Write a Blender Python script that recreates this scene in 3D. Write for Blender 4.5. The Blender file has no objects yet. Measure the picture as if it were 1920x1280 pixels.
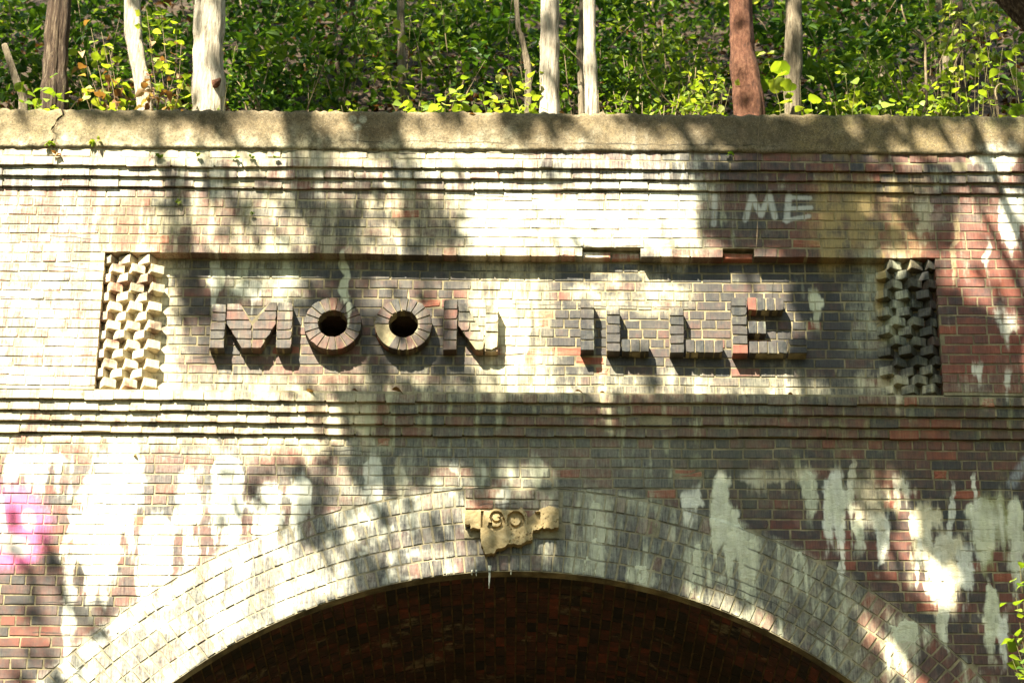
import bpy, bmesh, math, random
import numpy as np
from mathutils import Matrix, Vector, Euler

random.seed(7)
rng = np.random.default_rng(7)
scene = bpy.context.scene
col = scene.collection

# ------------------------------------------------------------------ camera, sky, sun, exposure
F, TH, ROLL, D, H = 5180.0, math.radians(25.0), math.radians(0.42), 17.8, 1.6
fw = np.array([0, math.cos(TH), math.sin(TH)])
up0 = np.array([0, -math.sin(TH), math.cos(TH)])
rt0 = np.array([1.0, 0, 0])
cr, sr = math.cos(ROLL), math.sin(ROLL)
camx = rt0 * cr + up0 * sr
camy = -rt0 * sr + up0 * cr
CAM = np.array([0, -D, H])
cd = bpy.data.cameras.new("camera")
cam = bpy.data.objects.new("camera", cd)
col.objects.link(cam)
M = Matrix.Identity(4)
for i, v in enumerate((camx, camy, -fw)):
    for j in range(3):
        M[j][i] = v[j]
for j in range(3):
    M[j][3] = CAM[j]
cam.matrix_world = M
cd.sensor_width = 22.3
cd.lens = 22.3 * F / 1920
cd.clip_start = 0.1
cd.clip_end = 400
cd.dof.use_dof = True
cd.dof.focus_distance = 19.4
cd.dof.aperture_fstop = 1.8
scene.camera = cam

SUN = np.array([0.61, 1.0, -1.38])            # direction the light travels
SUN = SUN / np.linalg.norm(SUN)
sun_el = math.asin(-SUN[2])
sun_az = math.atan2(-SUN[0], -SUN[1])          # clockwise from +Y (towards +X)
w = bpy.data.worlds.new("World")
scene.world = w
w.use_nodes = True
nt = w.node_tree
bg = nt.nodes["Background"]
sky = nt.nodes.new("ShaderNodeTexSky")
sky.sky_type = 'NISHITA'
sky.sun_disc = False
sky.sun_elevation = sun_el
sky.sun_rotation = sun_az
nt.links.new(sky.outputs[0], bg.inputs[0])
bg.inputs[1].default_value = 0.075
ld = bpy.data.lights.new("sun", 'SUN')
ld.energy = 5.0
ld.angle = math.radians(0.53)
ld.color = (1.0, 0.94, 0.83)
sun = bpy.data.objects.new("sun", ld)
col.objects.link(sun)
sun.location = (-8, -12, 30)
sun.rotation_euler = Vector(SUN).to_track_quat('-Z', 'Y').to_euler()
vs = scene.view_settings
vs.view_transform = 'Standard'
vs.look = 'None'
vs.gamma = 1
vs.use_curve_mapping = False
vs.exposure = 2.75
vs.use_white_balance = True
vs.white_balance_temperature = 7000
vs.white_balance_tint = 4
scene.cycles.max_bounces = 6
scene.cycles.transparent_max_bounces = 4
scene.cycles.use_denoising = True

# ------------------------------------------------------------------ mapping helpers
def at(px, py, Y=0.0):
    """the point of the plane y = Y that the photograph shows at px, py"""
    u, v = px - 960, 640 - py
    d = fw * F + camx * u + camy * v
    t = (Y + D) / d[1]
    return CAM + d * t

def project(P):
    q = np.asarray(P, float) - CAM
    dep = q @ fw
    return 960 + F * (q @ camx) / dep, 640 - F * (q @ camy) / dep, dep

# ------------------------------------------------------------------ object helpers
def tag(o, label=None, cat=None, group=None, kind=None):
    if label: o['label'] = label
    if cat: o['category'] = cat
    if group: o['group'] = group
    if kind: o['kind'] = kind
    return o

def empty(name, loc=(0, 0, 0), parent=None):
    o = bpy.data.objects.new(name, None)
    o.location = loc
    o.empty_display_size = 0.1
    col.objects.link(o)
    if parent: o.parent = parent
    return o

def link(name, me, parent=None, mat=None):
    o = bpy.data.objects.new(name, me)
    col.objects.link(o)
    if parent: o.parent = parent
    if mat and not me.materials: me.materials.append(mat)
    return o

def mesh_np(name, V, faces, smooth=False, attrs=None):
    """V (n,3); faces: list of int arrays (k, nverts) of equal arity"""
    me = bpy.data.meshes.new(name)
    V = np.asarray(V, np.float32)
    faces = [np.asarray(f, np.int32) for f in faces if len(f)]
    me.vertices.add(len(V))
    me.vertices.foreach_set('co', V.ravel())
    loops = np.concatenate([f.ravel() for f in faces])
    tot = np.concatenate([np.full(len(f), f.shape[1], np.int32) for f in faces])
    start = np.concatenate([[0], np.cumsum(tot)[:-1]]).astype(np.int32)
    me.loops.add(len(loops))
    me.loops.foreach_set('vertex_index', loops)
    me.polygons.add(len(tot))
    me.polygons.foreach_set('loop_start', start)
    me.polygons.foreach_set('loop_total', tot)
    me.polygons.foreach_set('use_smooth', np.full(len(tot), bool(smooth)))
    for k, a in (attrs or {}).items():
        at_ = me.attributes.new(k, 'FLOAT', 'POINT')
        at_.data.foreach_set('value', np.asarray(a, np.float32))
    me.update(calc_edges=True)
    me.validate()
    return me

def boxes_mesh(name, boxes):
    V, Q = [], []
    for (x0, x1, y0, y1, z0, z1) in boxes:
        b = len(V)
        V += [(x0, y0, z0), (x1, y0, z0), (x1, y1, z0), (x0, y1, z0), (x0, y0, z1), (x1, y0, z1), (x1, y1, z1), (x0, y1, z1)]
        Q += [(b, b+3, b+2, b+1), (b+4, b+5, b+6, b+7), (b, b+1, b+5, b+4), (b+1, b+2, b+6, b+5), (b+2, b+3, b+7, b+6), (b+3, b, b+4, b+7)]
    return mesh_np(name, V, [Q])

def tube_arrays(path, radii, n=8, rough=0.0, seed=0, twist=0.0):
    r = np.random.default_rng(seed)
    path = np.asarray(path, float)
    V, Q = [], []
    prof = 1 + rough * r.standard_normal(n)
    for i, p in enumerate(path):
        t = path[min(i + 1, len(path) - 1)] - path[max(i - 1, 0)]
        t = t / (np.linalg.norm(t) + 1e-9)
        a = np.cross(t, [0.31, 0.95, 0.05]); a /= np.linalg.norm(a) + 1e-9
        b = np.cross(t, a)
        for k in range(n):
            an = 2 * math.pi * k / n + twist * i
            rr = radii[i] * prof[k] * (1 + rough * 0.35 * r.standard_normal())
            V.append(p + rr * (math.cos(an) * a + math.sin(an) * b))
    for i in range(len(path) - 1):
        for k in range(n):
            k2 = (k + 1) % n
            Q.append((i*n + k, i*n + k2, (i+1)*n + k2, (i+1)*n + k))
    V = np.array(V)
    c0, c1 = len(V), len(V) + 1
    V = np.vstack([V, path[:1], path[-1:]])
    T = [(c0, (k+1) % n, k) for k in range(n)] + [(c1, (len(path)-1)*n + k, (len(path)-1)*n + (k+1) % n) for k in range(n)]
    return V, np.array(Q), np.array(T)

def tubes_mesh(name, items, smooth=True):
    Vs, Qs, Ts, b = [], [], [], 0
    for it in items:
        V, Q, T = tube_arrays(*it[:2], **(it[2] if len(it) > 2 else {}))
        Vs.append(V); Qs.append(Q + b); Ts.append(T + b); b += len(V)
    return mesh_np(name, np.vstack(Vs), [np.vstack(Qs), np.vstack(Ts)], smooth)

def smooth_path(pts, n):
    pts = np.asarray(pts, float)
    t = np.linspace(0, len(pts) - 1, n)
    out = []
    for x in t:
        i = min(int(x), len(pts) - 2); f = x - i
        p0, p1, p2, p3 = pts[max(i-1, 0)], pts[i], pts[i+1], pts[min(i+2, len(pts)-1)]
        out.append(0.5 * ((2*p1) + (p2-p0)*f + (2*p0-5*p1+4*p2-p3)*f*f + (3*p1-p0-3*p2+p3)*f**3))
    return np.array(out)

def vnoise(shape, cells, seed):
    """smooth value noise in 0..1 on a grid of SHAPE (rows, cols) with CELLS (rows, cols) knots"""
    r = np.random.default_rng(seed)
    g = r.random((cells[0] + 3, cells[1] + 3))
    yy = np.linspace(0, cells[0], shape[0], endpoint=False)
    xx = np.linspace(0, cells[1], shape[1], endpoint=False)
    iy, ix = yy.astype(int), xx.astype(int)
    fy, fx = yy - iy, xx - ix
    fy = fy*fy*(3-2*fy); fx = fx*fx*(3-2*fx)
    a = g[iy][:, ix]; b = g[iy][:, ix+1]; c = g[iy+1][:, ix]; d = g[iy+1][:, ix+1]
    fy = fy[:, None]; fx = fx[None, :]
    return a*(1-fy)*(1-fx) + b*(1-fy)*fx + c*fy*(1-fx) + d*fy*fx

def fbm(shape, cells, seed, octs=4, gain=0.5):
    out, amp, tot = 0, 1.0, 0
    for o in range(octs):
        out = out + amp * vnoise(shape, (max(1, int(cells[0] * 2**o)), max(1, int(cells[1] * 2**o))), seed + o * 17)
        tot += amp; amp *= gain
    return out / tot

# ------------------------------------------------------------------ stains and paint on the masonry (lime, moss, soot, spray paint, some painted light and shade)
SX0, SX1, SZ0, SZ1 = -4.6, 4.6, 6.6, 11.9
NX, NZ = 1840, 1060
gx = SX0 + (np.arange(NX) + 0.5) * (SX1 - SX0) / NX
gz = SZ0 + (np.arange(NZ) + 0.5) * (SZ1 - SZ0) / NZ
GX, GZ = np.meshgrid(gx, gz)
PXG, PYG, _ = project(np.stack([GX, np.full_like(GX, -0.05), GZ], -1))
sh = (NZ, NX)
n_fine = fbm(sh, (60, 110), 1, 4)
n_streak = fbm(sh, (14, 190), 2, 4, 0.6)
n_streak2 = fbm(sh, (7, 90), 3, 4, 0.6)
n_big = fbm(sh, (7, 12), 4, 4)
wobx = (fbm(sh, (40, 70), 5, 4) - 0.5) * 46
woby = (fbm(sh, (30, 90), 6, 4) - 0.5) * 60
PXW, PYW = PXG + wobx, PYG + woby

def sstep(a, b, x):
    t = np.clip((x - a) / (b - a), 0, 1)
    return t * t * (3 - 2 * t)

def rect(x0, y0, x1, y1, s=25):
    return sstep(x0 - s, x0 + s, PXW) * (1 - sstep(x1 - s, x1 + s, PXW)) * sstep(y0 - s, y0 + s, PYW) * (1 - sstep(y1 - s, y1 + s, PYW))

LIME = np.array([0.70, 0.68, 0.57]); CREAM = np.array([0.62, 0.54, 0.36]); GREEN = np.array([0.60, 0.59, 0.42]); SHADE_STREAK = np.array([0.24, 0.25, 0.14])
OCHRE = np.array([0.42, 0.30, 0.12]); OLIVE = np.array([0.25, 0.24, 0.10]); SOOT_SHADE = np.array([0.022, 0.020, 0.018])
stain = np.zeros((NZ, NX, 3)) + LIME
cov = np.zeros((NZ, NX))
def lay(mask, colour):
    global stain, cov
    a = np.clip(mask, 0, 1)
    tot = a + cov * (1 - a)
    colour = np.asarray(colour)
    k = np.where(tot > 1e-4, a / np.maximum(tot, 1e-4), 0)[..., None]
    stain = stain * (1 - k) + np.asarray(colour) * k
    cov = tot

def film(x0, y0, x1, y1, amt, colour, nz=n_streak, s=30):
    """thin streaky film: AMT is about the share of the surface that is covered"""
    thr = 0.80 - 0.60 * amt
    lay(rect(x0, y0, x1, y1, s) * (amt * 0.26 + 0.74 * sstep(thr - 0.13, thr + 0.17, nz * 0.65 + n_fine * 0.35) * (0.4 + 0.6 * amt)), colour)

# soot and dark bloom first, then the pale films
film(900, 480, 1760, 760, 0.30, SOOT_SHADE, n_streak2)
film(330, 480, 960, 760, 0.24, SOOT_SHADE, n_streak2)
film(330, 480, 960, 760, 0.14, SOOT_SHADE * 2, n_fine)
film(200, 300, 1300, 480, 0.08, SOOT_SHADE * 2, n_fine)
film(640, 820, 1500, 960, 0.20, SOOT_SHADE, n_streak)
film(-100, 300, 2000, 480, 0.10, SOOT_SHADE, n_streak2)
film(-250, 1090, 190, 1420, 0.25, SOOT_SHADE, n_big)
film(900, 800, 1500, 950, 0.35, SOOT_SHADE, n_streak2)
# green-brown streaks over the whole face, with the shade's olive tint put in
film(200, 360, 2500, 480, 0.14, SHADE_STREAK, n_streak)
film(320, 480, 1760, 760, 0.12, SHADE_STREAK, n_streak)
film(300, 745, 2500, 840, 0.26, SHADE_STREAK, n_streak)
film(500, 825, 1700, 960, 0.26, SHADE_STREAK, n_streak)
film(1300, 900, 2500, 1400, 0.10, SHADE_STREAK, n_streak)
film(-600, 1000, 300, 1400, 0.12, SHADE_STREAK, n_streak)
# lime and cream films
film(-600, 365, 205, 748, 0.4, LIME)
film(-600, 400, 160, 740, 0.40, LIME, n_fine)
film(-600, 280, 1330, 370, 0.42, LIME)
film(-600, 280, 1000, 320, 0.7, CREAM, n_fine)
film(190, 360, 640, 480, 0.42, CREAM)
film(640, 360, 1330, 480, 0.5, CREAM)
film(860, 360, 1320, 470, 0.62, LIME, n_fine)
film(1300, 360, 1760, 480, 0.16, GREEN)
film(1520, 350, 1720, 490, 0.60, OCHRE, n_streak2)
film(1760, 330, 2500, 760, 0.07, LIME)
film(1700, 300, 2500, 420, 0.16, LIME, n_streak2)
film(1320, 285, 2500, 370, 0.12, GREEN)
film(180, 480, 330, 735, 0.75, CREAM, n_fine)
film(320, 480, 600, 740, 0.10, CREAM)
film(430, 470, 560, 560, 0.6, GREEN, n_streak2)
film(590, 480, 900, 740, 0.10, CREAM)
film(895, 490, 1030, 745, 0.55, CREAM)
film(1020, 490, 1640, 745, 0.03, LIME)
film(1080, 520, 1280, 560, 0.6, CREAM, n_fine)  # pale row: sunlight on the bricks put into the film colour
film(1600, 470, 1700, 640, 0.5, GREEN, n_streak2)
film(1600, 470, 1760, 760, 0.14, GREEN)
film(300, 700, 2400, 760, 0.28, GREEN)
film(-600, 745, 700, 830, 0.62, CREAM, n_fine)
film(640, 745, 2400, 830, 0.26, OLIVE)
film(640, 745, 1500, 830, 0.18, GREEN)
film(-600, 825, 700, 960, 0.16, LIME)
film(100, 830, 700, 1330, 0.16, LIME, n_streak2)
film(640, 825, 1500, 950, 0.13, GREEN)
film(640, 825, 1300, 930, 0.24, GREEN, n_streak2)
film(640, 825, 1250, 950, 0.12, LIME, n_streak)
film(1300, 840, 2000, 900, 0.16, OLIVE)
film(1500, 850, 2000, 1300, 0.06, GREEN)
# the arch ring
RI_, RO_ = 3.688, 4.298
RA = np.hypot(GX - 0.047, GZ - 4.475)
ring = sstep(3.66, 3.72, RA + (n_fine - 0.5) * 0.05) * (1 - sstep(4.28, 4.36, RA + (n_fine - 0.5) * 0.10))
def ringfilm(x0, x1, amt, colour, nz):
    thr = 0.80 - 0.60 * amt
    m = sstep(x0 - 60, x0 + 60, PXW) * (1 - sstep(x1 - 60, x1 + 60, PXW))
    lay(ring * m * (amt * 0.26 + 0.74 * sstep(thr - 0.13, thr + 0.17, nz * 0.65 + n_fine * 0.35) * (0.4 + 0.6 * amt)), colour)
ringfilm(-400, 700, 0.42, LIME, n_streak2)
ringfilm(-400, 700, 0.16, CREAM, n_fine)
ringfilm(560, 900, 0.16, LIME, n_streak)
ringfilm(640, 1000, 0.15, LIME, n_big)
ringfilm(980, 1640, 0.36, GREEN, n_streak)
ringfilm(640, 1640, 0.15, SHADE_STREAK, n_streak2)
ringfilm(1000, 1460, 0.14, LIME, n_streak2)
ringfilm(1300, 1720, 0.18, CREAM, n_big)
# lime tongues: (x, top y, bottom y, half width at top, half width below, strength, colour)
TONGUES = [
 (1352, 885, 1075, 8, 30, .95, GREEN), (1365, 950, 1070, 14, 36, .9, GREEN), (1566, 880, 1015, 14, 30, .95, LIME), (1575, 910, 970, 24, 32, .8, GREEN),
 (1612, 955, 1020, 10, 12, .8, GREEN), (1655, 962, 1015, 16, 14, .9, LIME), (1650, 1000, 1065, 5, 9, .8, LIME), (1520, 882, 960, 14, 12, .7, GREEN),
 (1690, 885, 935, 16, 30, .9, CREAM), (1735, 945, 1040, 16, 34, 1, CREAM), (1780, 1000, 1140, 26, 40, 1, CREAM), (1815, 1020, 1120, 26, 14, .9, LIME),
 (1860, 925, 1060, 24, 40, .9, OLIVE), (1845, 935, 1040, 20, 36, .8, GREEN), (1905, 930, 1120, 10, 22, .9, GREEN), (1862, 1090, 1215, 4, 24, .95, GREEN),
 (1885, 1150, 1240, 8, 12, .9, LIME), (1770, 1100, 1190, 5, 16, .9, GREEN), (1748, 1090, 1115, 14, 14, .8, LIME), (1778, 1160, 1215, 3, 7, .8, GREEN),
 (1722, 990, 1085, 3, 4, .9, LIME), (1582, 1010, 1080, 2, 4, .8, LIME), (1830, 890, 940, 3, 5, .9, LIME), (1786, 905, 1000, 3, 7, .7, LIME), (1600, 860, 905, 3, 6, .6, CREAM),
 (1640, 905, 985, 40, 30, .5, CREAM), (1440, 880, 905, 60, 60, .5, CREAM), (1295, 915, 955, 16, 24, .8, LIME),
 (195, 850, 1060, 14, 60, .9, LIME), (170, 960, 1110, 26, 46, .9, LIME), (232, 830, 960, 24, 40, .85, LIME), (425, 850, 1010, 10, 44, .85, LIME), (505, 900, 1020, 14, 40, .85, LIME),
 (560, 890, 1000, 10, 26, .8, LIME), (350, 870, 1050, 8, 34, .7, LIME), (128, 1040, 1280, 12, 20, .5, LIME), (290, 960, 1130, 10, 50, .7, LIME), (60, 840, 900, 40, 70, .7, LIME),
 (860, 860, 940, 6, 16, .5, LIME), (700, 860, 960, 8, 26, .7, LIME), (750, 850, 930, 5, 14, .5, CREAM), (1000, 850, 900, 10, 24, .5, GREEN), (945, 905, 955, 5, 22, .7, LIME),
 (945, 540, 640, 8, 22, .8, CREAM), (965, 600, 720, 22, 34, .7, CREAM), (648, 478, 600, 5, 12, .8, GREEN), (1530, 545, 600, 10, 12, .8, GREEN), (1652, 480, 590, 6, 10, .7, OCHRE), (1690, 700, 745, 20, 24, .6, CREAM),
 (1830, 690, 712, 10, 8, .9, LIME), (1885, 705, 735, 5, 7, .9, LIME), (1850, 460, 520, 4, 8, .5, LIME), (1890, 590, 640, 22, 12, .7, LIME), (400, 480, 560, 4, 22, .6, GREEN), (470, 520, 560, 10, 30, .6, LIME),
 (1900, 370, 460, 20, 30, .8, LIME), (1725, 380, 470, 16, 12, .6, CREAM), (1790, 420, 520, 8, 6, .5, OCHRE), (1870, 290, 330, 40, 50, .6, LIME),
]
crust = np.zeros((NZ, NX))
wx2 = (fbm(sh, (50, 90), 15, 3) - 0.5) * 22
rag = (fbm(sh, (6, 260), 16, 3, 0.6) - 0.5) * 70
for (tx, y0, y1, w0, w1, st, c) in TONGUES:
    f = np.clip((PYG - y0) / (y1 - y0), 0, 1)
    hw = w0 + (w1 - w0) * np.sqrt(f)
    d = np.abs(PXG + wx2 - tx) / hw
    core = 1.15 - 0.62 * d ** 1.5 - 0.55 * sstep(0.45, 1.05, f) + (n_streak - .5) * (1.0 + .9 * f) + (n_fine - .5) * .7
    m = sstep(0.30, 0.78, core) * sstep(y0 - 14, y0 + 10, PYG + wx2 * 0.6 + (n_streak - .5) * 30) * (1 - sstep(y1 - 10, y1 + 30, PYG + rag * .6)) * (d < 2.2)
    tint = np.asarray(c)[None, None] * (0.80 + 0.5 * n_fine[..., None]) + (np.asarray(LIME) - np.asarray(c))[None, None] * np.clip((n_streak2[..., None] - .45) * 3, 0, 1) * .7
    lay(m * st, tint)
    if hw.max() > 8 and tx > 1100:
        crust = np.maximum(crust, m * st)
rc = ring * sstep(0.50, 0.64, n_big * 0.5 + n_streak2 * 0.5) * sstep(950, 1250, PXG) + ring * 0.8 * sstep(0.56, 0.66, n_big * 0.5 + n_fine * 0.5) * (1 - sstep(600, 900, PXG))
lay(rc * 0.7 * (PXG > 800), GREEN); lay(rc * 0.7 * (PXG <= 800), LIME)
crust = np.maximum(crust, np.clip(rc, 0, 1))
# runs below the upper string and on the sill
film(-600, 700, 1750, 752, 0.40, CREAM, n_streak)
# moss and lichen on the concrete coping
film(1480, 195, 2500, 300, 0.62, OCHRE * 0.7, n_big, 14)
film(1400, 195, 2500, 250, 0.40, OLIVE, n_streak2, 14)
film(-600, 195, 330, 270, 0.30, OLIVE, n_big, 14)
film(-600, 195, 2500, 222, 0.45, SOOT_SHADE * 2, n_streak, 10)
film(-600, 195, 2500, 300, 0.20, SOOT_SHADE * 2, n_streak2, 10)
film(1200, 195, 2500, 300, 0.42, SOOT_SHADE * 2, n_big, 10)
film(-600, 195, 2500, 300, 0.22, OCHRE * .5, n_big, 10)

# open joints and cracks; the shade of their depth is painted in dark
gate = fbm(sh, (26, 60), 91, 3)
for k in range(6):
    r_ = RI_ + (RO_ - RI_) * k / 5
    lay(np.exp(-((RA - r_ + (n_fine - .5) * .016) / .0055) ** 2) * sstep(.42, .56, gate + (.05 if k in (2, 4, 5) else 0)) * .9, SOOT_SHADE * 1.5)
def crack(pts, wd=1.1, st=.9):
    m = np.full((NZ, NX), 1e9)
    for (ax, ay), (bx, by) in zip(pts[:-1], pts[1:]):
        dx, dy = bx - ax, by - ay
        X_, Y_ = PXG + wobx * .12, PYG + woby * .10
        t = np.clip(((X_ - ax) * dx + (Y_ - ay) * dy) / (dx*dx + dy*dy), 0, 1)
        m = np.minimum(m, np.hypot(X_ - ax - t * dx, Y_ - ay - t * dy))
    lay((1 - sstep(wd * .5, wd * 1.6, m)) * st * sstep(.30, .45, gate), SOOT_SHADE)
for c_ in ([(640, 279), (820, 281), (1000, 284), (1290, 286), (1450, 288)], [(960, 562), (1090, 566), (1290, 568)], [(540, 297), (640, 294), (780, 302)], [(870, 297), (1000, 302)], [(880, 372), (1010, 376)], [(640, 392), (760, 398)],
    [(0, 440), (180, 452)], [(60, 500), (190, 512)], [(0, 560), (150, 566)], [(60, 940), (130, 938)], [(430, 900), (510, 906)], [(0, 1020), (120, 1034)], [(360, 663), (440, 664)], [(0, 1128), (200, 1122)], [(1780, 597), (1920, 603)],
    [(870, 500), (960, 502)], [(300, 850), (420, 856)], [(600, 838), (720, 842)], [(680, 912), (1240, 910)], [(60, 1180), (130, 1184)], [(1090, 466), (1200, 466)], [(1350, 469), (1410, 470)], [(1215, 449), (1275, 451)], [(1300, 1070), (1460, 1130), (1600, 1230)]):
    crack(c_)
# spray paint: soft strokes
def stroke(pts, wd, colour, st=0.85, soft=0.45):
    m = np.zeros((NZ, NX))
    for (ax, ay), (bx, by) in zip(pts[:-1], pts[1:]):
        dx, dy = bx - ax, by - ay
        t = np.clip(((PXG - ax) * dx + (PYG - ay) * dy) / (dx*dx + dy*dy + 1e-6), 0, 1)
        d = np.hypot(PXG - ax - t * dx, PYG - ay - t * dy)
        m = np.maximum(m, 1 - sstep(wd * (1 - soft), wd * (1 + soft), d))
    lay(m * st * (0.75 + 0.4 * n_fine), colour)
PAINT = (0.50, 0.49, 0.44)
stroke([(1340, 372), (1338, 425)], 5, PAINT, 0.7)
stroke([(1397, 416), (1409, 372), (1426, 408), (1442, 370), (1452, 412)], 5.5, PAINT, 0.9)
stroke([(1478, 372), (1474, 418)], 6, PAINT, 0.85); stroke([(1478, 375), (1518, 376)], 4, PAINT, 0.8)
stroke([(1478, 396), (1520, 394)], 4, PAINT, 0.85); stroke([(1470, 418), (1516, 410)], 4, PAINT, 0.75)
PINK = (0.66, 0.13, 0.30)
stroke([(-40, 930), (40, 935), (66, 975), (52, 1010), (20, 1030), (-40, 1035)], 27, PINK, 0.62, 0.8)
stroke([(-40, 960), (30, 965), (40, 1000)], 32, PINK, 0.6, 0.8)
stroke([(-6, 1046), (56, 1040)], 10, PINK, 0.7, 0.6)
stroke([(50, 962), (52, 974)], 12, (0.5, 0.42, 0.38), 0.7, 0.5)
stroke([(14, 1012), (36, 1022)], 17, (0.42, 0.44, 0.36), 0.9, 0.5)
stroke([(26, 1024), (34, 1026)], 7, (0.14, 0.16, 0.17), 0.8, 0.6)
stroke([(-4, 930), (4, 990)], 7, (0.62, 0.6, 0.52), 0.8, 0.6)
stroke([(1748, 420), (1762, 400)], 8, (0.36, 0.25, 0.2), 0.5, 0.6)
stroke([(1900, 900), (1912, 880), (1925, 860)], 9, (0.38, 0.4, 0.42), 0.55, 0.7)
for (cx_, cy_) in ((662, 239), (681, 239), (671, 254)):
    stroke([(cx_, cy_), (cx_ + 1, cy_)], 7, (0.46, 0.44, 0.33), 0.9, 0.35)
stroke([(672, 258), (672, 284)], 1.5, (0.46, 0.44, 0.33), 0.6, 0.5)
# worn through by the grain of the surface
cov = np.clip(cov, 0, 1)
img = bpy.data.images.new("stain_map", NX, NZ, alpha=True, float_buffer=True)
img.colorspace_settings.name = 'Non-Color'
img.alpha_mode = 'CHANNEL_PACKED'
pix = np.concatenate([stain, cov[..., None]], -1).astype(np.float32)
img.pixels.foreach_set(pix.ravel())
img.update()

def stain_at(arr, x, z):
    i = int(np.clip((x - SX0) / (SX1 - SX0) * NX, 0, NX - 1)); j = int(np.clip((z - SZ0) / (SZ1 - SZ0) * NZ, 0, NZ - 1))
    return arr[j, i]

# ------------------------------------------------------------------ materials
class NB:
    def __init__(self, name):
        self.m = bpy.data.materials.new(name)
        self.m.use_nodes = True
        self.t = self.m.node_tree
        self.b = self.t.nodes["Principled BSDF"]
        self.out = self.t.nodes["Material Output"]
        self.b.inputs['Specular IOR Level'].default_value = 0.22
    def n(self, typ, **kw):
        x = self.t.nodes.new(typ)
        for k, v in kw.items():
            if k.startswith('i_'):
                key = k[2:]
                x.inputs[int(key) if key.isdigit() else key.replace('_', ' ')].default_value = v
            else:
                setattr(x, k, v)
        return x
    def l(self, a, b): self.t.links.new(a, b)
    def noise(self, vec, scale, detail=4, rough=0.6, sc=None):
        if sc is not None:
            mp = self.n('ShaderNodeMapping'); mp.inputs['Scale'].default_value = sc
            self.l(vec, mp.inputs[0]); vec = mp.outputs[0]
        x = self.n('ShaderNodeTexNoise', i_Scale=scale, i_Detail=detail, i_Roughness=rough)
        self.l(vec, x.inputs['Vector'])
        return x.outputs['Fac']
    def math(self, op, a, b=None, c=None, clamp=False):
        x = self.n('ShaderNodeMath', operation=op, use_clamp=clamp)
        for i, v in enumerate((a, b, c)):
            if v is None: continue
            if isinstance(v, (int, float)): x.inputs[i].default_value = v
            else: self.l(v, x.inputs[i])
        return x.outputs[0]
    def ramp(self, fac, stops, interp='LINEAR'):
        x = self.n('ShaderNodeValToRGB')
        e = x.color_ramp.elements
        x.color_ramp.interpolation = interp
        while len(e) < len(stops): e.new(0.5)
        for el, (p, c) in zip(e, stops):
            el.position = p
            el.color = (c, c, c, 1) if isinstance(c, (int, float)) else (*c, 1)
        self.l(fac, x.inputs[0])
        return x.outputs[0]
    def mix(self, fac, a, b, blend='MIX'):
        x = self.n('ShaderNodeMix', data_type='RGBA', blend_type=blend)
        for s, v in ((0, fac), (6, a), (7, b)):
            if isinstance(v, (int, float)): x.inputs[s].default_value = v
            elif isinstance(v, tuple): x.inputs[s].default_value = (*v, 1)
            else: self.l(v, x.inputs[s])
        return x.outputs[2]
    def pos(self): return self.n('ShaderNodeNewGeometry').outputs['Position']
    def bump(self, h, strength, dist):
        x = self.n('ShaderNodeBump', i_Strength=strength, i_Distance=dist)
        self.l(h, x.inputs['Height'])
        self.l(x.outputs[0], self.b.inputs['Normal'])
    def stain(self, pos):
        sp = self.n('ShaderNodeSeparateXYZ'); self.l(pos, sp.inputs[0])
        u = self.math('MULTIPLY_ADD', sp.outputs[0], 1 / (SX1 - SX0), -SX0 / (SX1 - SX0))
        v = self.math('MULTIPLY_ADD', sp.outputs[2], 1 / (SZ1 - SZ0), -SZ0 / (SZ1 - SZ0))
        cb = self.n('ShaderNodeCombineXYZ'); self.l(u, cb.inputs[0]); self.l(v, cb.inputs[1])
        im = self.n('ShaderNodeTexImage', image=img, extension='EXTEND')
        self.l(cb.outputs[0], im.inputs[0])
        return im.outputs[0], im.outputs[1]

def tone_fac(b):
    a1 = b.n('ShaderNodeAttribute', attribute_type='OBJECT', attribute_name='tone')
    a2 = b.n('ShaderNodeAttribute', attribute_type='GEOMETRY', attribute_name='tone')
    return b.math('ADD', a1.outputs['Fac'], a2.outputs['Fac'])

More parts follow.
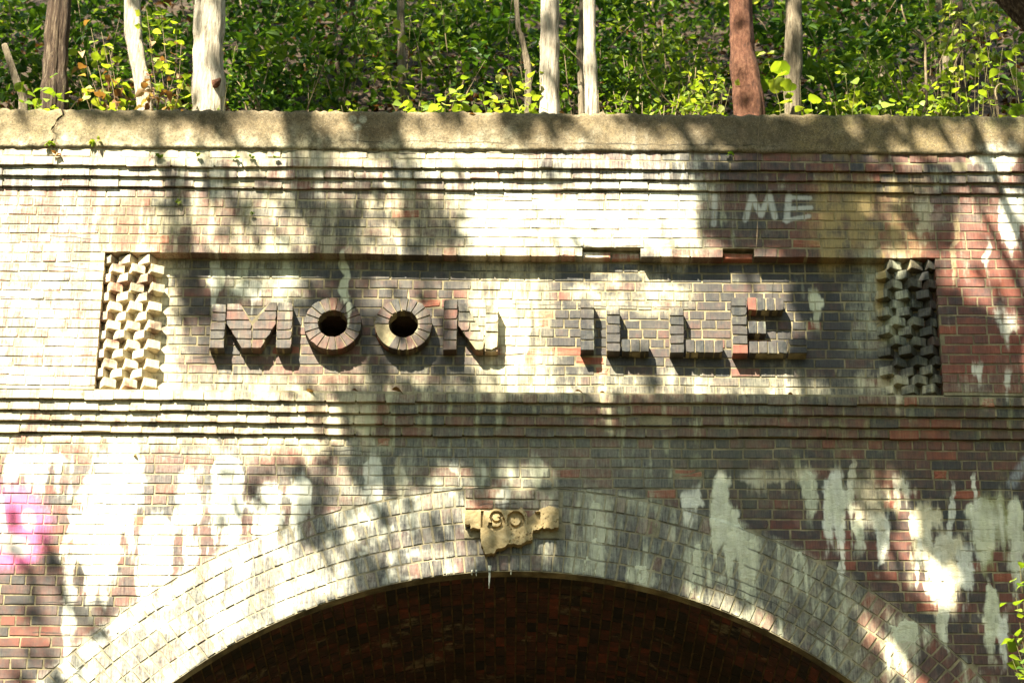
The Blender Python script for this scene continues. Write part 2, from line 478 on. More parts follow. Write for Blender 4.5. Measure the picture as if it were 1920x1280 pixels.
BRICKRAMP = [(0.0, (0.016, 0.017, 0.020)), (0.25, (0.036, 0.027, 0.027)), (0.45, (0.085, 0.036, 0.030)), (0.65, (0.165, 0.047, 0.032)), (0.85, (0.26, 0.072, 0.042)), (1.0, (0.34, 0.10, 0.056))]
def brick_material(name, stained=True, vault=False):
    b = NB(name)
    p = b.pos()
    n1 = b.noise(p, 11, 5, 0.65, (1, 1, 0.8))
    n2 = b.noise(p, 45, 4)
    n3 = b.noise(p, 5.0, 5, 0.7, (16.0, 16.0, 1.5))
    t = tone_fac(b)
    t2 = b.math('ADD', b.math('MULTIPLY_ADD', t, 0.80, 0.04), b.math('MULTIPLY_ADD', n1, 0.80, -0.40))
    t2 = b.math('ADD', t2, b.math('MULTIPLY_ADD', n3, 0.40, -0.20), clamp=True)
    c = b.ramp(t2, BRICKRAMP)
    c = b.mix(b.math('MULTIPLY', b.ramp(n2, [(0.45, 0.0), (0.75, 1.0)]), 0.16), c, (0.075, 0.05, 0.04))
    if stained:
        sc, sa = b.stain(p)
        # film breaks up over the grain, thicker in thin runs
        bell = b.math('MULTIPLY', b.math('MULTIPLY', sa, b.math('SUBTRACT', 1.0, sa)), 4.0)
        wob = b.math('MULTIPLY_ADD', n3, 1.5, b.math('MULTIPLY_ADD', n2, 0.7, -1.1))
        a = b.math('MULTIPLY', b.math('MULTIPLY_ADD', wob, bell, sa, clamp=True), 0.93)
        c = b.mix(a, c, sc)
        film = b.ramp(b.noise(p, 6.5, 6, 0.7), [(0.5, 0.0), (0.8, 1.0)])
        c = b.mix(b.math('MULTIPLY', film, 0.06), c, (0.40, 0.38, 0.30))
        r = b.math('MULTIPLY_ADD', t, 0.45, 0.42)
        r = b.math('MAXIMUM', r, b.math('MULTIPLY_ADD', a, 0.6, 0.35), clamp=True)
        b.l(r, b.b.inputs['Roughness'])
    else:
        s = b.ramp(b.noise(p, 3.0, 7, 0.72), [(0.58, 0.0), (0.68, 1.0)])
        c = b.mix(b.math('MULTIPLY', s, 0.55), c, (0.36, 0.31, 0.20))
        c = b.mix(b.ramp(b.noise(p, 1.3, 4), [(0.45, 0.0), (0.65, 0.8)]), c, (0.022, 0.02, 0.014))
        b.b.inputs['Roughness'].default_value = 0.9
    b.l(c, b.b.inputs['Base Color'])
    hgt = b.math('ADD', b.math('MULTIPLY', n2, 0.6), b.math('MULTIPLY', b.noise(p, 160, 3), 0.5))
    b.bump(hgt, 0.5, 0.0016)
    return b.m

def mortar_material(name, base, stained=True):
    b = NB(name)
    p = b.pos()
    n1 = b.noise(p, 7, 5)
    n2 = b.noise(p, 60, 4)
    c = b.mix(b.ramp(n1, [(0.38, 0.0), (0.62, 1.0)]), base, tuple(x * 0.38 for x in base))
    if stained:
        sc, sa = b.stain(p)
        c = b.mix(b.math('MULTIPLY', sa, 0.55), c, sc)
    c = b.mix(b.math('MULTIPLY', b.ramp(n2, [(0.55, 0.0), (0.75, 1.0)]), 0.5), c, (0.08, 0.065, 0.04))
    b.l(c, b.b.inputs['Base Color'])
    b.b.inputs['Roughness'].default_value = 0.95
    b.bump(b.math('ADD', n2, b.math('MULTIPLY', n1, 1.5)), 0.6, 0.004)
    return b.m

def concrete_material():
    b = NB("concrete")
    p = b.pos()
    n1 = b.noise(p, 2.2, 6, 0.65)
    n2 = b.noise(p, 62, 6, 0.75)
    n3 = b.noise(p, 130, 3)
    c = b.mix(b.ramp(n1, [(0.35, 0.0), (0.68, 1.0)]), (0.215, 0.165, 0.098), (0.105, 0.074, 0.040))
    sc, sa = b.stain(p)
    c = b.mix(b.math('MULTIPLY', sa, b.ramp(b.noise(p, 14, 5), [(0.3, 0.2), (0.6, 1.0)])), c, sc)
    c = b.mix(b.math('MULTIPLY', b.ramp(n2, [(0.46, 0.0), (0.60, 1.0)]), 0.62), c, (0.05, 0.04, 0.027))
    n5 = b.noise(p, 9, 7, 0.75, (1, 1, .6))
    c = b.mix(b.math('MULTIPLY', b.ramp(n5, [(0.50, 0.0), (0.60, 1.0)]), 0.55), c, (0.06, 0.046, 0.026))
    c = b.mix(b.math('MULTIPLY', b.ramp(n3, [(0.60, 0.0), (0.70, 1.0)]), 0.5), c, (0.40, 0.36, 0.27))
    b.l(c, b.b.inputs['Base Color'])
    b.b.inputs['Roughness'].default_value = 0.95
    b.bump(b.math('ADD', b.math('MULTIPLY', n2, 1.0), b.math('MULTIPLY', n3, 0.4)), 0.8, 0.007)
    return b.m

def lime_material():
    b = NB("lime_crust")
    p = b.pos()
    sc, sa = b.stain(p)
    n1 = b.noise(p, 30, 5, 0.65, (1, 1, 2.2))
    n2 = b.noise(p, 5, 4, 0.6, (6, 6, 1))
    c = b.mix(b.ramp(n2, [(0.35, 0.0), (0.75, 0.55)]), sc, (0.27, 0.25, 0.16))
    c = b.mix(b.ramp(n1, [(0.55, 0.0), (0.8, 0.5)]), c, (0.62, 0.58, 0.47))
    b.l(c, b.b.inputs['Base Color'])
    b.b.inputs['Roughness'].default_value = 0.8
    b.bump(n1, 0.8, 0.01)
    return b.m

def plain(name, ramp_stops, scale, rough=0.9, sc=None, bump=0.4, dist=0.01, detail=5):
    b = NB(name)
    p = b.pos()
    f = b.noise(p, scale, detail, 0.65, sc)
    b.l(b.ramp(f, ramp_stops), b.b.inputs['Base Color'])
    b.b.inputs['Roughness'].default_value = rough
    if bump: b.bump(f, bump, dist)
    return b.m

def bark(name, c0, c1, c2, fur=False):
    b = NB(name)
    tc = b.n('ShaderNodeTexCoord').outputs['Object']
    f = b.noise(tc, 7, 7, 0.75, (7, 7, 0.7) if not fur else (5, 5, 2.2))
    g = b.noise(tc, 2.2, 4)
    c = b.ramp(f, [(0.32, c0), (0.5, c1), (0.72, c2)])
    if not fur:
        f2 = b.noise(tc, 16, 5, 0.7, (5, 5, 0.35))
        c = b.mix(b.ramp(f2, [(0.36, 0.8), (0.44, 0.0)]), c, tuple(x * .45 for x in c0))
    c = b.mix(b.ramp(g, [(0.47, 0.0), (0.64, 0.42)]), c, c0)
    b.l(c, b.b.inputs['Base Color'])
    b.b.inputs['Roughness'].default_value = 0.95
    b.bump(f, 1.0, 0.03)
    return b.m

def leaf_material(name, stops, trans=0.45):
    b = NB(name)
    a1 = b.n('ShaderNodeAttribute', attribute_type='OBJECT', attribute_name='tone')
    a2 = b.n('ShaderNodeAttribute', attribute_type='GEOMETRY', attribute_name='tone')
    t = b.math('ADD', a1.outputs['Fac'], a2.outputs['Fac'])
    p = b.pos()
    t = b.math('ADD', t, b.math('MULTIPLY_ADD', b.noise(p, 25, 3), 0.2, -0.1), clamp=True)
    c = b.ramp(t, stops)
    b.l(c, b.b.inputs['Base Color'])
    b.b.inputs['Roughness'].default_value = 0.5
    tr = b.n('ShaderNodeBsdfTranslucent')
    c2 = b.mix(1.0, c, (1.5, 1.45, 0.5), 'MULTIPLY')
    b.l(c2, tr.inputs[0])
    ms = b.n('ShaderNodeMixShader'); ms.inputs[0].default_value = trans
    b.l(b.b.outputs[0], ms.inputs[1]); b.l(tr.outputs[0], ms.inputs[2])
    b.l(ms.outputs[0], b.out.inputs[0])
    return b.m

MB = brick_material("weathered_brick")
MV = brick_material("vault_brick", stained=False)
MM = mortar_material("mortar", (0.27, 0.22, 0.13))
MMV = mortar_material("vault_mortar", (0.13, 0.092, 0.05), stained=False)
MC = concrete_material()
ML = lime_material()
MP = plain("sandstone_plaque", [(0.3, (0.20, 0.145, 0.07)), (0.5, (0.32, 0.24, 0.125)), (0.75, (0.40, 0.32, 0.19))], 14, 0.95, bump=0.6)
MSOIL = plain("soil", [(0.3, (0.016, 0.010, 0.006)), (0.55, (0.035, 0.022, 0.013)), (0.8, (0.07, 0.045, 0.027))], 6, 0.95, bump=0.8, dist=0.04)
MGROUND = plain("ground_litter", [(0.3, (0.025, 0.018, 0.010)), (0.5, (0.05, 0.036, 0.018)), (0.7, (0.035, 0.05, 0.014))], 3, 0.95, bump=0.5, dist=0.03)
MBARK_PALE = bark("pale_bark", (0.13, 0.10, 0.07), (0.45, 0.385, 0.30), (0.60, 0.54, 0.44))
MBARK_GREY = bark("grey_bark", (0.05, 0.037, 0.024), (0.19, 0.15, 0.10), (0.33, 0.27, 0.19))
MBARK_DARK = bark("dark_bark", (0.018, 0.012, 0.008), (0.065, 0.04, 0.025), (0.27, 0.21, 0.14))
MBARK_RED = bark("red_bark", (0.035, 0.016, 0.010), (0.11, 0.045, 0.026), (0.22, 0.11, 0.068), True)
MTWIG = plain("twig", [(0.3, (0.09, 0.06, 0.035)), (0.7, (0.24, 0.18, 0.11))], 30)
MSTEM = plain("green_stem", [(0.3, (0.06, 0.055, 0.02)), (0.7, (0.14, 0.12, 0.045))], 30)
GREENS = [(0.0, (0.018, 0.045, 0.010)), (0.3, (0.05, 0.105, 0.016)), (0.6, (0.12, 0.18, 0.024)), (0.85, (0.20, 0.26, 0.04)), (1.0, (0.31, 0.32, 0.09))]
MLEAF = leaf_material("leaf", GREENS)
MWILT = leaf_material("wilted_leaf", [(0.0, (0.08, 0.036, 0.02)), (0.5, (0.19, 0.095, 0.05)), (1.0, (0.38, 0.27, 0.15))], 0.3)
MLITTER = leaf_material("dead_leaf", [(0.0, (0.010, 0.006, 0.003)), (0.5, (0.06, 0.026, 0.011)), (1.0, (0.20, 0.095, 0.04))], 0.15)

# ------------------------------------------------------------------ bricks
def brick_arrays(w_, h_, d_, r, spall=False, jit=0.0022):
    """front face in the plane y = 0 looking to -y, centred on x and z; 40 triangles"""
    hw, hh = w_ / 2, h_ / 2
    base = [(-hw, -hh), (0, -hh), (hw, -hh), (hw, 0), (hw, hh), (0, hh), (-hw, hh), (-hw, 0)]
    ch = 0.0016 if not spall else 0.006
    V = []
    out = []
    for (x, z) in base:
        k = jit if not spall else jit * 2
        kc = k * (2.6 if r.random() < .10 else 1.0)
        out.append((x - math.copysign(r.uniform(0, kc), x) + r.uniform(-k, k) * .5, z - math.copysign(r.uniform(0, kc), z) + r.uniform(-k, k) * .5))
    for (x, z) in out: V.append((x, d_, z))
    for (x, z) in out: V.append((x, ch * r.uniform(0.6, 1.4), z))
    for (x, z) in out:
        nx = x - math.copysign(ch * r.uniform(0.7, 1.6), x) if abs(x) > hw * 0.5 else x
        nz = z - math.copysign(ch * r.uniform(0.7, 1.6), z) if abs(z) > hh * 0.5 else z
        y = r.uniform(-0.0004, 0.0004) if not spall else r.uniform(0.0, 0.0055)
        V.append((nx, y, nz))
    V.append((r.uniform(-.01, .01), r.uniform(-0.0004, 0.0004) if not spall else 0.004, r.uniform(-.01, .01)))
    Q = []
    for i in range(8):
        j = (i + 1) % 8
        Q.append((i, j, 8 + j, 8 + i)); Q.append((8 + i, 8 + j, 16 + j, 16 + i))
    T = [(16 + i, 16 + (i + 1) % 8, 24) for i in range(8)]
    return np.array(V), np.array(Q), np.array(T)

BASES = {'stretcher': (0.203, 0.0655, 0.10), 'header': (0.0975, 0.0655, 0.10), 'rowlock': (0.0665, 0.112, 0.10), 'vault': (0.0665, 0.200, 0.06), 'cube': (0.098, 0.066, 0.12)}
POOL = {}
def pool(kind, spall=False, mat=None):
    key = (kind, spall)
    if key not in POOL:
        r = random.Random(hash(kind) % 1000 if False else sum(map(ord, kind)) + spall)
        L = []
        for i in range(12):
            arr = brick_arrays(*BASES[kind], r, spall)
            L.append((arr, mesh_np(kind + '_brick', arr[0], [arr[1], arr[2]], False)))
            L[-1][1].materials.append(mat or MB)
        POOL[key] = L
    return random.choice(POOL[key])

def poly_arrays(pts, d_, r, ch=0.0018):
    c = sum((Vector(p[:2]) for p in pts), Vector((0, 0))) / len(pts)
    P2 = []
    for i, p in enumerate(pts):
        a_, b_ = Vector(p[:2]), Vector(pts[(i + 1) % len(pts)][:2])
        P2.append(a_ + (c - a_) * (r.uniform(0.0, .07) if r.random() < .75 else r.uniform(.06, .18)))
        if (b_ - a_).length > .05: P2.append((a_ + b_) / 2 + (c - (a_ + b_) / 2) * r.uniform(-.02, .05))
    pts = P2
    n = len(pts)
    c = sum(pts, Vector((0, 0))) / n
    V = [(p.x, d_, p.y) for p in pts] + [(p.x, ch, p.y) for p in pts]
    for p in pts:
        q = p + (c - p).normalized() * ch * r.uniform(1.0, 1.8)
        V.append((q.x, r.uniform(-.001, .001), q.y))
    Q = []
    for i in range(n):
        j = (i + 1) % n
        Q += [(i, j, n + j, n + i), (n + i, n + j, 2*n + j, 2*n + i)]
    V.append((c.x, 0, c.y))
    T = [(2*n + i, 2*n + (i + 1) % n, 3*n) for i in range(n)]
    return np.array(V), np.array(Q), np.array(T)

def clip_half(pts, a, b, c):
    """keep the side a*x + b*z >= c"""
    out = []
    for i in range(len(pts)):
        p, q = pts[i], pts[(i + 1) % len(pts)]
        dp, dq = a*p[0] + b*p[1] - c, a*q[0] + b*q[1] - c
        if dp >= 0: out.append(p)
        if (dp >= 0) != (dq >= 0):
            t = dp / (dp - dq)
            out.append((p[0] + t*(q[0]-p[0]), p[1] + t*(q[1]-p[1])))
    return out

def area(pts):
    return 0.5 * abs(sum(p[0]*q[1] - q[0]*p[1] for p, q in zip(pts, pts[1:] + pts[:1])))

class Section:
    """a part of the portal: its own mesh is the mortar bed, its bricks are the children"""
    def __init__(self, name, parent, mortar_me, brick_name, mat=None, label=None, mortar=None):
        self.o = link(name, mortar_me, parent, mortar or MM)
        if label: self.o['label'] = label
        self.items, self.bn, self.mat = [], brick_name, mat or MB
    def rect(self, x, y, z, w_, h_, kind, tone, rot=None, spall=False):
        Mx = Matrix.Translation((x, y, z))
        if rot is not None: Mx = Mx @ rot
        b = BASES[kind]
        hdim = b[1]
        Mx = Mx @ Matrix.Diagonal((w_ / b[0], 1, h_ / hdim, 1))
        self.items.append((Mx, kind, spall, None, tone, w_ * h_))
    def poly(self, pts, y, tone, depth=0.1):
        if len(pts) < 3 or area(pts) < 0.0009: return
        cx = sum(p[0] for p in pts) / len(pts); cz = sum(p[1] for p in pts) / len(pts)
        arr = poly_arrays([(p[0] - cx, p[1] - cz) for p in pts], depth, random)
        self.items.append((Matrix.Translation((cx, y, cz)), None, False, arr, tone, area(pts)))
    def build(self, most=300, spill=None, as_part_of=None):
        spill = spill or self.bn + 's'
        vis = []
        for k, it in enumerate(self.items):
            p = it[0].translation
            px, py, dep = project(np.array(p))
            inside = -30 < px < 1950 and -30 < py < 1310
            vis.append((inside, it[5] / dep ** 2 * (1 if inside else 0), k))
        order = sorted([v for v in vis if v[0]], key=lambda v: -v[1])[:most]
        single = {v[2] for v in order}
        Vs, Qs, Ts, At, nb = [], [], [], [], 0
        for k, (Mx, kind, spall, arr, tone, _) in enumerate(self.items):
            me = None
            if kind:
                arr, me = pool(kind, spall, self.mat)
            if k in single:
                if me is None:
                    me = mesh_np('cut_brick', arr[0], [arr[1], arr[2]], False)
                    me.materials.append(self.mat)
                o = bpy.data.objects.new(self.bn, me)
                o.matrix_local = Mx
                o['tone'] = float(tone)
                col.objects.link(o)
                o.parent = self.o
            else:
                A = np.array(Mx)
                V = arr[0] @ A[:3, :3].T + A[:3, 3]
                Vs.append(V); Qs.append(arr[1] + nb); Ts.append(arr[2] + nb); At.append(np.full(len(V), tone)); nb += len(V)
        if Vs:
            me = mesh_np(spill, np.vstack(Vs), [np.vstack(Qs), np.vstack(Ts)], False, {'tone': np.concatenate(At)})
            s = link(spill, me, self.o, self.mat)
            s['kind'] = 'stuff'

def tone_zone(x, z, where):
    m = sum(tone_raw(x, z, where) for _ in range(8)) / 8
    return m + .62 * (tone_raw(x, z, where) - m) + .10 * math.sin(x * 2.1 + z * 3) * math.sin(z * 5.3 - x)
def tone_raw(x, z, where):
    r = random.random()
    g = random.gauss
    if where == 'panel':
        if z > 10.39: return g(0.10, 0.06) if r < .9 else g(.45, .1)  # top courses: dark bricks, plus the lintel's shadow put into the tone
        if x < -1.0: return g(0.46, 0.14) if r < 0.6 else g(0.18, 0.1)
        return g(0.16, 0.09) if r < 0.86 else (g(0.5, 0.1) if r < 0.98 else 0.9)
    if where == 'flank':
        return g(0.72, 0.13) if r < 0.75 else g(0.45, 0.1)
    if where == 'frieze':
        if x < -2.6: return g(0.72, 0.13)
        if x < 1.2: return g(0.30, 0.16) if r < 0.7 else g(0.6, 0.12)
        if x > 2.6: return g(0.68, 0.13)
        return g(0.26, 0.15) if r < 0.65 else g(0.62, 0.12)
    if where == 'wall':
        if x < -2.6: return g(0.62, 0.15) if r < 0.7 else g(0.25, 0.1)
        if x < -1.2: return g(0.55, 0.18) if r < 0.6 else g(0.25, 0.1)
        if x < 1.4: return g(0.17, 0.1) if r < 0.72 else g(0.6, 0.12)
        if z > 8.4: return g(0.28, 0.13) if r < 0.7 else g(0.6, 0.13)
        return g(0.50, 0.17) if r < 0.55 else (g(0.30, 0.1) if r < 0.85 else g(0.8, 0.08))
    if where == 'ring':
        if x > 2.4: return g(0.55, 0.2)
        return g(0.16, 0.1) if r < 0.8 else g(0.55, 0.15)
    if where == 'string':
        return g(0.45, 0.2) if x < 1 else g(0.42, 0.2)
    return g(0.4, 0.2)
cl = lambda t: max(0.0, min(1.0, t))

J = 0.0095
def course(sec, x0, x1, z0, ch, y, where, mode='M', skip=None, clipf=None, spalls=()):
    x = x0 - random.uniform(0, 0.1)
    run = 0
    if mode == 'M': mode = random.choice(['S', 'S', 'S', 'X', 'X', 'H'])
    while x < x1:
        if mode == 'S': hd = random.random() < 0.06
        elif mode == 'H': hd = random.random() < 0.92
        else: hd = random.random() < 0.42
        w_ = (0.0975 if hd else 0.203) + random.uniform(-0.006, 0.006)
        a, b_ = max(x, x0), min(x + w_, x1)
        if x1 - b_ < 0.04: b_ = x1
        if b_ - a > 0.03:
            cx, wv = (a + b_) / 2, b_ - a
            hv = ch - J + random.uniform(-0.002, 0.002)
            zc = z0 + ch / 2 + random.uniform(-0.002, 0.002) + 0.004 * math.sin(cx * 1.3 + z0 * 4) + 0.0025 * math.sin(cx * 3.7 + z0 * 9)
            if where == 'string': zc += random.gauss(0, .0018)
            yy = y + max(-.002, min(.002, random.gauss(0, 0.0009)))
            if where == 'string': yy += random.gauss(0, .0018)
            tone = cl(tone_zone(cx, zc, where))
            sp = random.random() < 0.012
            for (sx, sz, rad) in spalls:
                if abs(cx - sx) < rad and abs(zc - sz) < 0.045:
                    sp = True
            if sp:
                tone = cl(random.gauss(0.92, 0.06)); yy += random.uniform(-0.002, 0.0)
            if not (skip and skip(cx, zc, wv)):
                if clipf:
                    r_ = clipf(a, b_, zc - hv / 2, zc + hv / 2)
                    if r_ == 'whole':
                        sec.rect(cx, yy, zc, wv, hv, 'header' if wv < 0.14 else 'stretcher', tone, spall=sp)
                    elif r_:
                        sec.poly(r_, yy, tone)
                else:
                    rot = Matrix.Rotation(random.gauss(0, 0.004), 4, 'Y')
                    sec.rect(cx, yy, zc, wv, hv, 'header' if wv < 0.14 else 'stretcher', tone, rot=rot, spall=sp)
        x += w_ + J

# ------------------------------------------------------------------ the tunnel portal
XL, XR = -6.6, 6.7
ACX, ACZ, RI, RO = 0.047, 4.475, 3.688, 4.298
C = 0.0745
PB, PT = 9.4605, 10.535          # panel bottom and top
PLX, PRX = -2.925, 3.03          # panel left and right
YF, YB, YW = -0.088, 0.012, 0.0  # frieze, panel back, lower wall
MD = 0.0045                       # mortar is set back from the brick face
portal = tag(empty('tunnel_portal', (0.05, 0, 0)), 'old brick tunnel portal with raised letters on its name panel above a round arch', 'tunnel portal')
portal.location = (0, 0, 0)

# lower wall, pierced by the arch
xs = np.concatenate([np.linspace(XL, ACX - RI, 14), np.linspace(ACX - RI, ACX + RI, 140)[1:], np.linspace(ACX + RI, XR, 12)[1:]])
V, Q = [], []
for x in xs:
    zz = 0.0
    if abs(x - ACX) < RI: zz = ACZ + math.sqrt(RI * RI - (x - ACX) ** 2)
    V += [(x, YW + MD, zz), (x, YW + MD, 9.165)]
for i in range(len(xs) - 1):
    Q.append((2*i, 2*i + 2, 2*i + 3, 2*i + 1))
wall_sec = Section('lower_wall', portal, mesh_np('lower_wall', V, [Q]), 'wall_brick')
def arch_clip(a, b_, z0, z1):
    R = RO + 0.012
    cs = [(a, z0), (b_, z0), (b_, z1), (a, z1)]
    ins = [math.hypot(x - ACX, z - ACZ) < R for x, z in cs]
    if all(ins): return None
    mx, mz = (a + b_) / 2 - ACX, (z0 + z1) / 2 - ACZ
    if not any(ins): return 'whole'
    L = math.hypot(mx, mz)
    nx, nz = mx / L, mz / L
    p = clip_half(cs, nx, nz, nx * ACX + nz * ACZ + R)
    return p if len(p) >= 3 and area(p) > 0.0012 else None
z = 9.16
k = 0
while z > 5.4:
    z -= C
    course(wall_sec, XL, XR, z, C, YW, 'wall', mode=('H' if k % 6 == 0 else ('X' if k % 6 in (2, 4) else 'S')), clipf=arch_clip,
           spalls=[(-2.9, 8.63, .12), (1.0, 8.72, .05), (0.35, 8.9, .06), (2.2, 8.05, .05)])
    k += 1
wall_sec.build(300, 'distant_wall_bricks')

# arch ring: five rings of rowlock voussoirs, set a little proud
YR = -0.014
th = np.linspace(math.radians(14), math.radians(166), 160)
V, Q = [], []
for t in th:
    c_, s_ = math.cos(t), math.sin(t)
    V += [(ACX + RI * c_, YR + MD, ACZ + RI * s_), (ACX + (RO - 0.006) * c_, YR + MD, ACZ + (RO - 0.006) * s_), (ACX + (RO - 0.006) * c_, 0.02, ACZ + (RO - 0.006) * s_), (ACX + RI * c_, 0.1, ACZ + RI * s_)]
for i in range(len(th) - 1):
    b = 4 * i
    Q += [(b, b+1, b+5, b+4), (b+1, b+2, b+6, b+5), (b+3, b, b+4, b+7)]
ring_sec = Section('arch_ring', portal, mesh_np('arch_ring', V, [Q]), 'voussoir')
NR = 5
RP = (RO - RI) / NR
for kr in range(NR):
    rm = RI + RP * (kr + 0.5)
    step = 0.0758 / rm
    t = math.radians(20) + random.uniform(0, step)
    while t < math.radians(160):
        x_, z_ = ACX + rm * math.cos(t), ACZ + rm * math.sin(t)
        if not (kr >= 2 and abs(x_ - 0.008) < 0.325 + 0.03):
            wv = 0.0655 + random.uniform(-0.004, 0.003)
            hv = RP - 0.010 + random.uniform(-0.003, 0.002)
            rot = Matrix.Rotation(math.pi / 2 - t + random.gauss(0, 0.015), 4, 'Y')
            ring_sec.rect(x_, YR + max(-.003, min(.003, random.gauss(0, 0.0015))), z_ + random.gauss(0, .001), wv, hv, 'rowlock', cl(tone_zone(x_, z_, 'ring')), rot, spall=random.random() < 0.02)
        t += step * random.uniform(0.96, 1.04)
ring_sec.build(300, 'distant_voussoirs')

# block of brick above the date stone
ks = Section('crown_block', portal, boxes_mesh('crown_block', [(-0.318, 0.334, YR - 0.004, 0.09, 8.40, 8.765)]), 'crown_brick')
for i, zc in enumerate((8.44, 8.515, 8.59, 8.665)):
    zz = zc + 0.02
    course(ks, -0.314, 0.33, zz, C, YR - 0.012, 'frieze', mode='X')
for i in range(len(ks.items)):
    it = list(ks.items[i]); it[4] = cl(random.gauss(0.6, 0.2)); ks.items[i] = tuple(it)
ks.build()

# lower string: sill course and three stepped courses
def corbel(name, rows, label):
    bx = []
    for (z0, h_, y, md) in rows:
        bx.append((XL, XR, y + MD, 0.3, z0 + 0.012, z0 + h_ + .008))
    s = Section(name, portal, boxes_mesh(name, bx), 'corbel_brick', label=label)
    return s
low_rows = [(9.16, .075, -0.022, 'S'), (9.235, .075, -0.044, 'S'), (9.31, .076, -0.066, 'S'), (9.386, .0745, -0.088, 'X')]
lo = corbel('lower_string_course', low_rows, 'stepped brick string course under the name panel')
for (z0, h_, y, md) in low_rows:
    course(lo, XL, XR, z0, h_, y, 'string', md)
up_rows = [(11.06, .075, -0.110, 'S'), (11.135, .075, -0.132, 'S'), (11.21, .075, -0.154, 'X'), (11.285, .079, -0.152, 'S')]
uc = corbel('upper_string_course', up_rows, 'stepped brick string course under the concrete coping')
for (z0, h_, y, md) in up_rows:
    course(uc, XL, XR, z0, h_, y, 'string', md)
# at most 300 corbel bricks stand singly over both courses
lo.build(150, 'distant_corbel_bricks'); uc.build(150, 'distant_corbel_bricks')

# frieze with the flanks of the panel
HOLES = ((0.50, 0.92), (1.51, 1.735))           # where bricks have fallen from the bottom course
fr = Section('frieze', portal, boxes_mesh('frieze', [(XL, XR, YF + MD, 0.3, PT + 0.076, 11.062), (XL, HOLES[0][0], YF + MD, 0.3, PT + 0.012, PT + .075), (HOLES[0][1], HOLES[1][0], YF + MD, 0.3, PT + 0.012, PT + .075), (HOLES[1][1], XR, YF + MD, 0.3, PT + 0.012, PT + .075),
    (HOLES[0][0], HOLES[0][1], YF + .07, .3, PT + .012, PT + .075), (HOLES[1][0], HOLES[1][1], YF + .07, .3, PT + .012, PT + .075),
    (XL, PLX - 0.003, YF + MD, 0.3, PB, PT + 0.011), (PRX + 0.003, XR, YF + MD, 0.3, PB, PT + 0.011)]), 'frieze_brick')
sp_fr = [(1.1, 10.645, .09), (1.0, 10.645, .05), (2.30, 10.87, .07), (-2.62, 10.64, .06), (0.33, 11.02, .12)]
for (a, b_) in ((XL, HOLES[0][0]), (HOLES[0][1], HOLES[1][0]), (HOLES[1][1], XR)):
    course(fr, a, b_, PT, 0.075, YF, 'frieze', 'X')
for (a, b_), lo_ in zip(HOLES, (.034, .04)):
    n = 2 if b_ - a > .3 else 1
    for q in range(n):
        wv = (b_ - a) / n - .012
        fr.rect(a + (q + .5) * (b_ - a) / n, YF + lo_ + .02 * q, PT + .032, wv, .046, 'stretcher', .95, spall=True)
for i in range(1, 7):
    course(fr, XL, XR, PT + i * 0.075, 0.075, YF, 'frieze', random.choice('SXS'), spalls=sp_fr)
for i in range(14):
    zz = PT - (i + 1) * 0.0745
    for (a, b_) in ((XL, PLX), (PRX, XR)):
        course(fr, a, b_, zz, 0.0745, YF, 'flank', 'S' if i % 2 else 'X')
fr.build(300, 'distant_frieze_bricks')

# name panel back wall
pn = Section('name_panel', portal, boxes_mesh('name_panel', [(PLX - 0.01, -1.368, YB + MD, 0.3, PB - 0.02, PT + 0.02), (-1.178, -0.866, YB + MD, 0.3, PB - 0.02, PT + 0.02), (-0.676, PRX + 0.01, YB + MD, 0.3, PB - 0.02, PT + 0.02), (-1.368, -1.178, YB + MD, 0.3, PB - 0.02, 9.897), (-1.368, -1.178, YB + MD, 0.3, 10.087, PT + 0.02), (-0.866, -0.676, YB + MD, 0.3, PB - 0.02, 9.897), (-0.866, -0.676, YB + MD, 0.3, 10.087, PT + 0.02)]), 'panel_brick')
sp_pn = [(0.12, 9.86, .14), (0.2, 9.80, .10), (0.42, 9.86, .05), (0.2, 10.08, .08), (1.98, 10.33, .05), (2.15, 10.02, .05)]
for i in range(14):
    zz = PT - (i + 1) * 0.0745
    segs = [(PLX, PRX)] if zz > 10.087 or zz + 0.0745 < 9.897 else [(PLX, -1.368), (-1.178, -0.866), (-0.676, PRX)]
    md = random.choice('SXXSH')
    for (a, b_) in segs:
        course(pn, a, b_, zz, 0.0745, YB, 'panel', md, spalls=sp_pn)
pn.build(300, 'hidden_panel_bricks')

# dog-tooth ends of the panel
for (side, mirror) in ((-1, False), (1, True)):
    xc = (PLX + PRX) / 2
    s = Section('dogtooth_band', portal, boxes_mesh('dogtooth_band', [(PLX + 0.002 if not mirror else PRX - 0.43, PLX + 0.43 if not mirror else PRX - 0.002, YB + 0.002, YB + 0.1, PB, PT)]), 'tooth_brick',
                label='sunlit band of angled dogtooth bricks' if not mirror else 'shaded weathered band of angled dogtooth bricks')
    for i in range(14):
        zc = PT - (i + 0.5) * 0.0745
        rowA = i % 2 == 0
        xs_ = (-2.905, -2.790, -2.650) if rowA else (-2.825, -2.678, -2.532)
        for j, x0 in enumerate(xs_):
            ang = math.radians(-27 if rowA else 29) + random.gauss(0, .05)
            x_ = x0 + random.gauss(0, .004)
            wv = 0.098 if not (rowA and j == 0) else 0.06
            y_ = -0.062 + random.gauss(0, .005)
            if mirror:
                x_ = 2 * xc - x_; ang = -ang
                y_ += random.choice((0, 0, .012, .03)); zc += random.gauss(0, .003)
            rot = Matrix.Rotation(ang, 4, 'Z')
            tone = cl(random.gauss(0.6, .15) if not mirror else random.gauss(0.12, .10))  # right band darker: its shade is put into the brick tone as well
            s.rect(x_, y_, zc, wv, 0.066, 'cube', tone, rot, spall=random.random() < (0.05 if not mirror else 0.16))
    s.build()

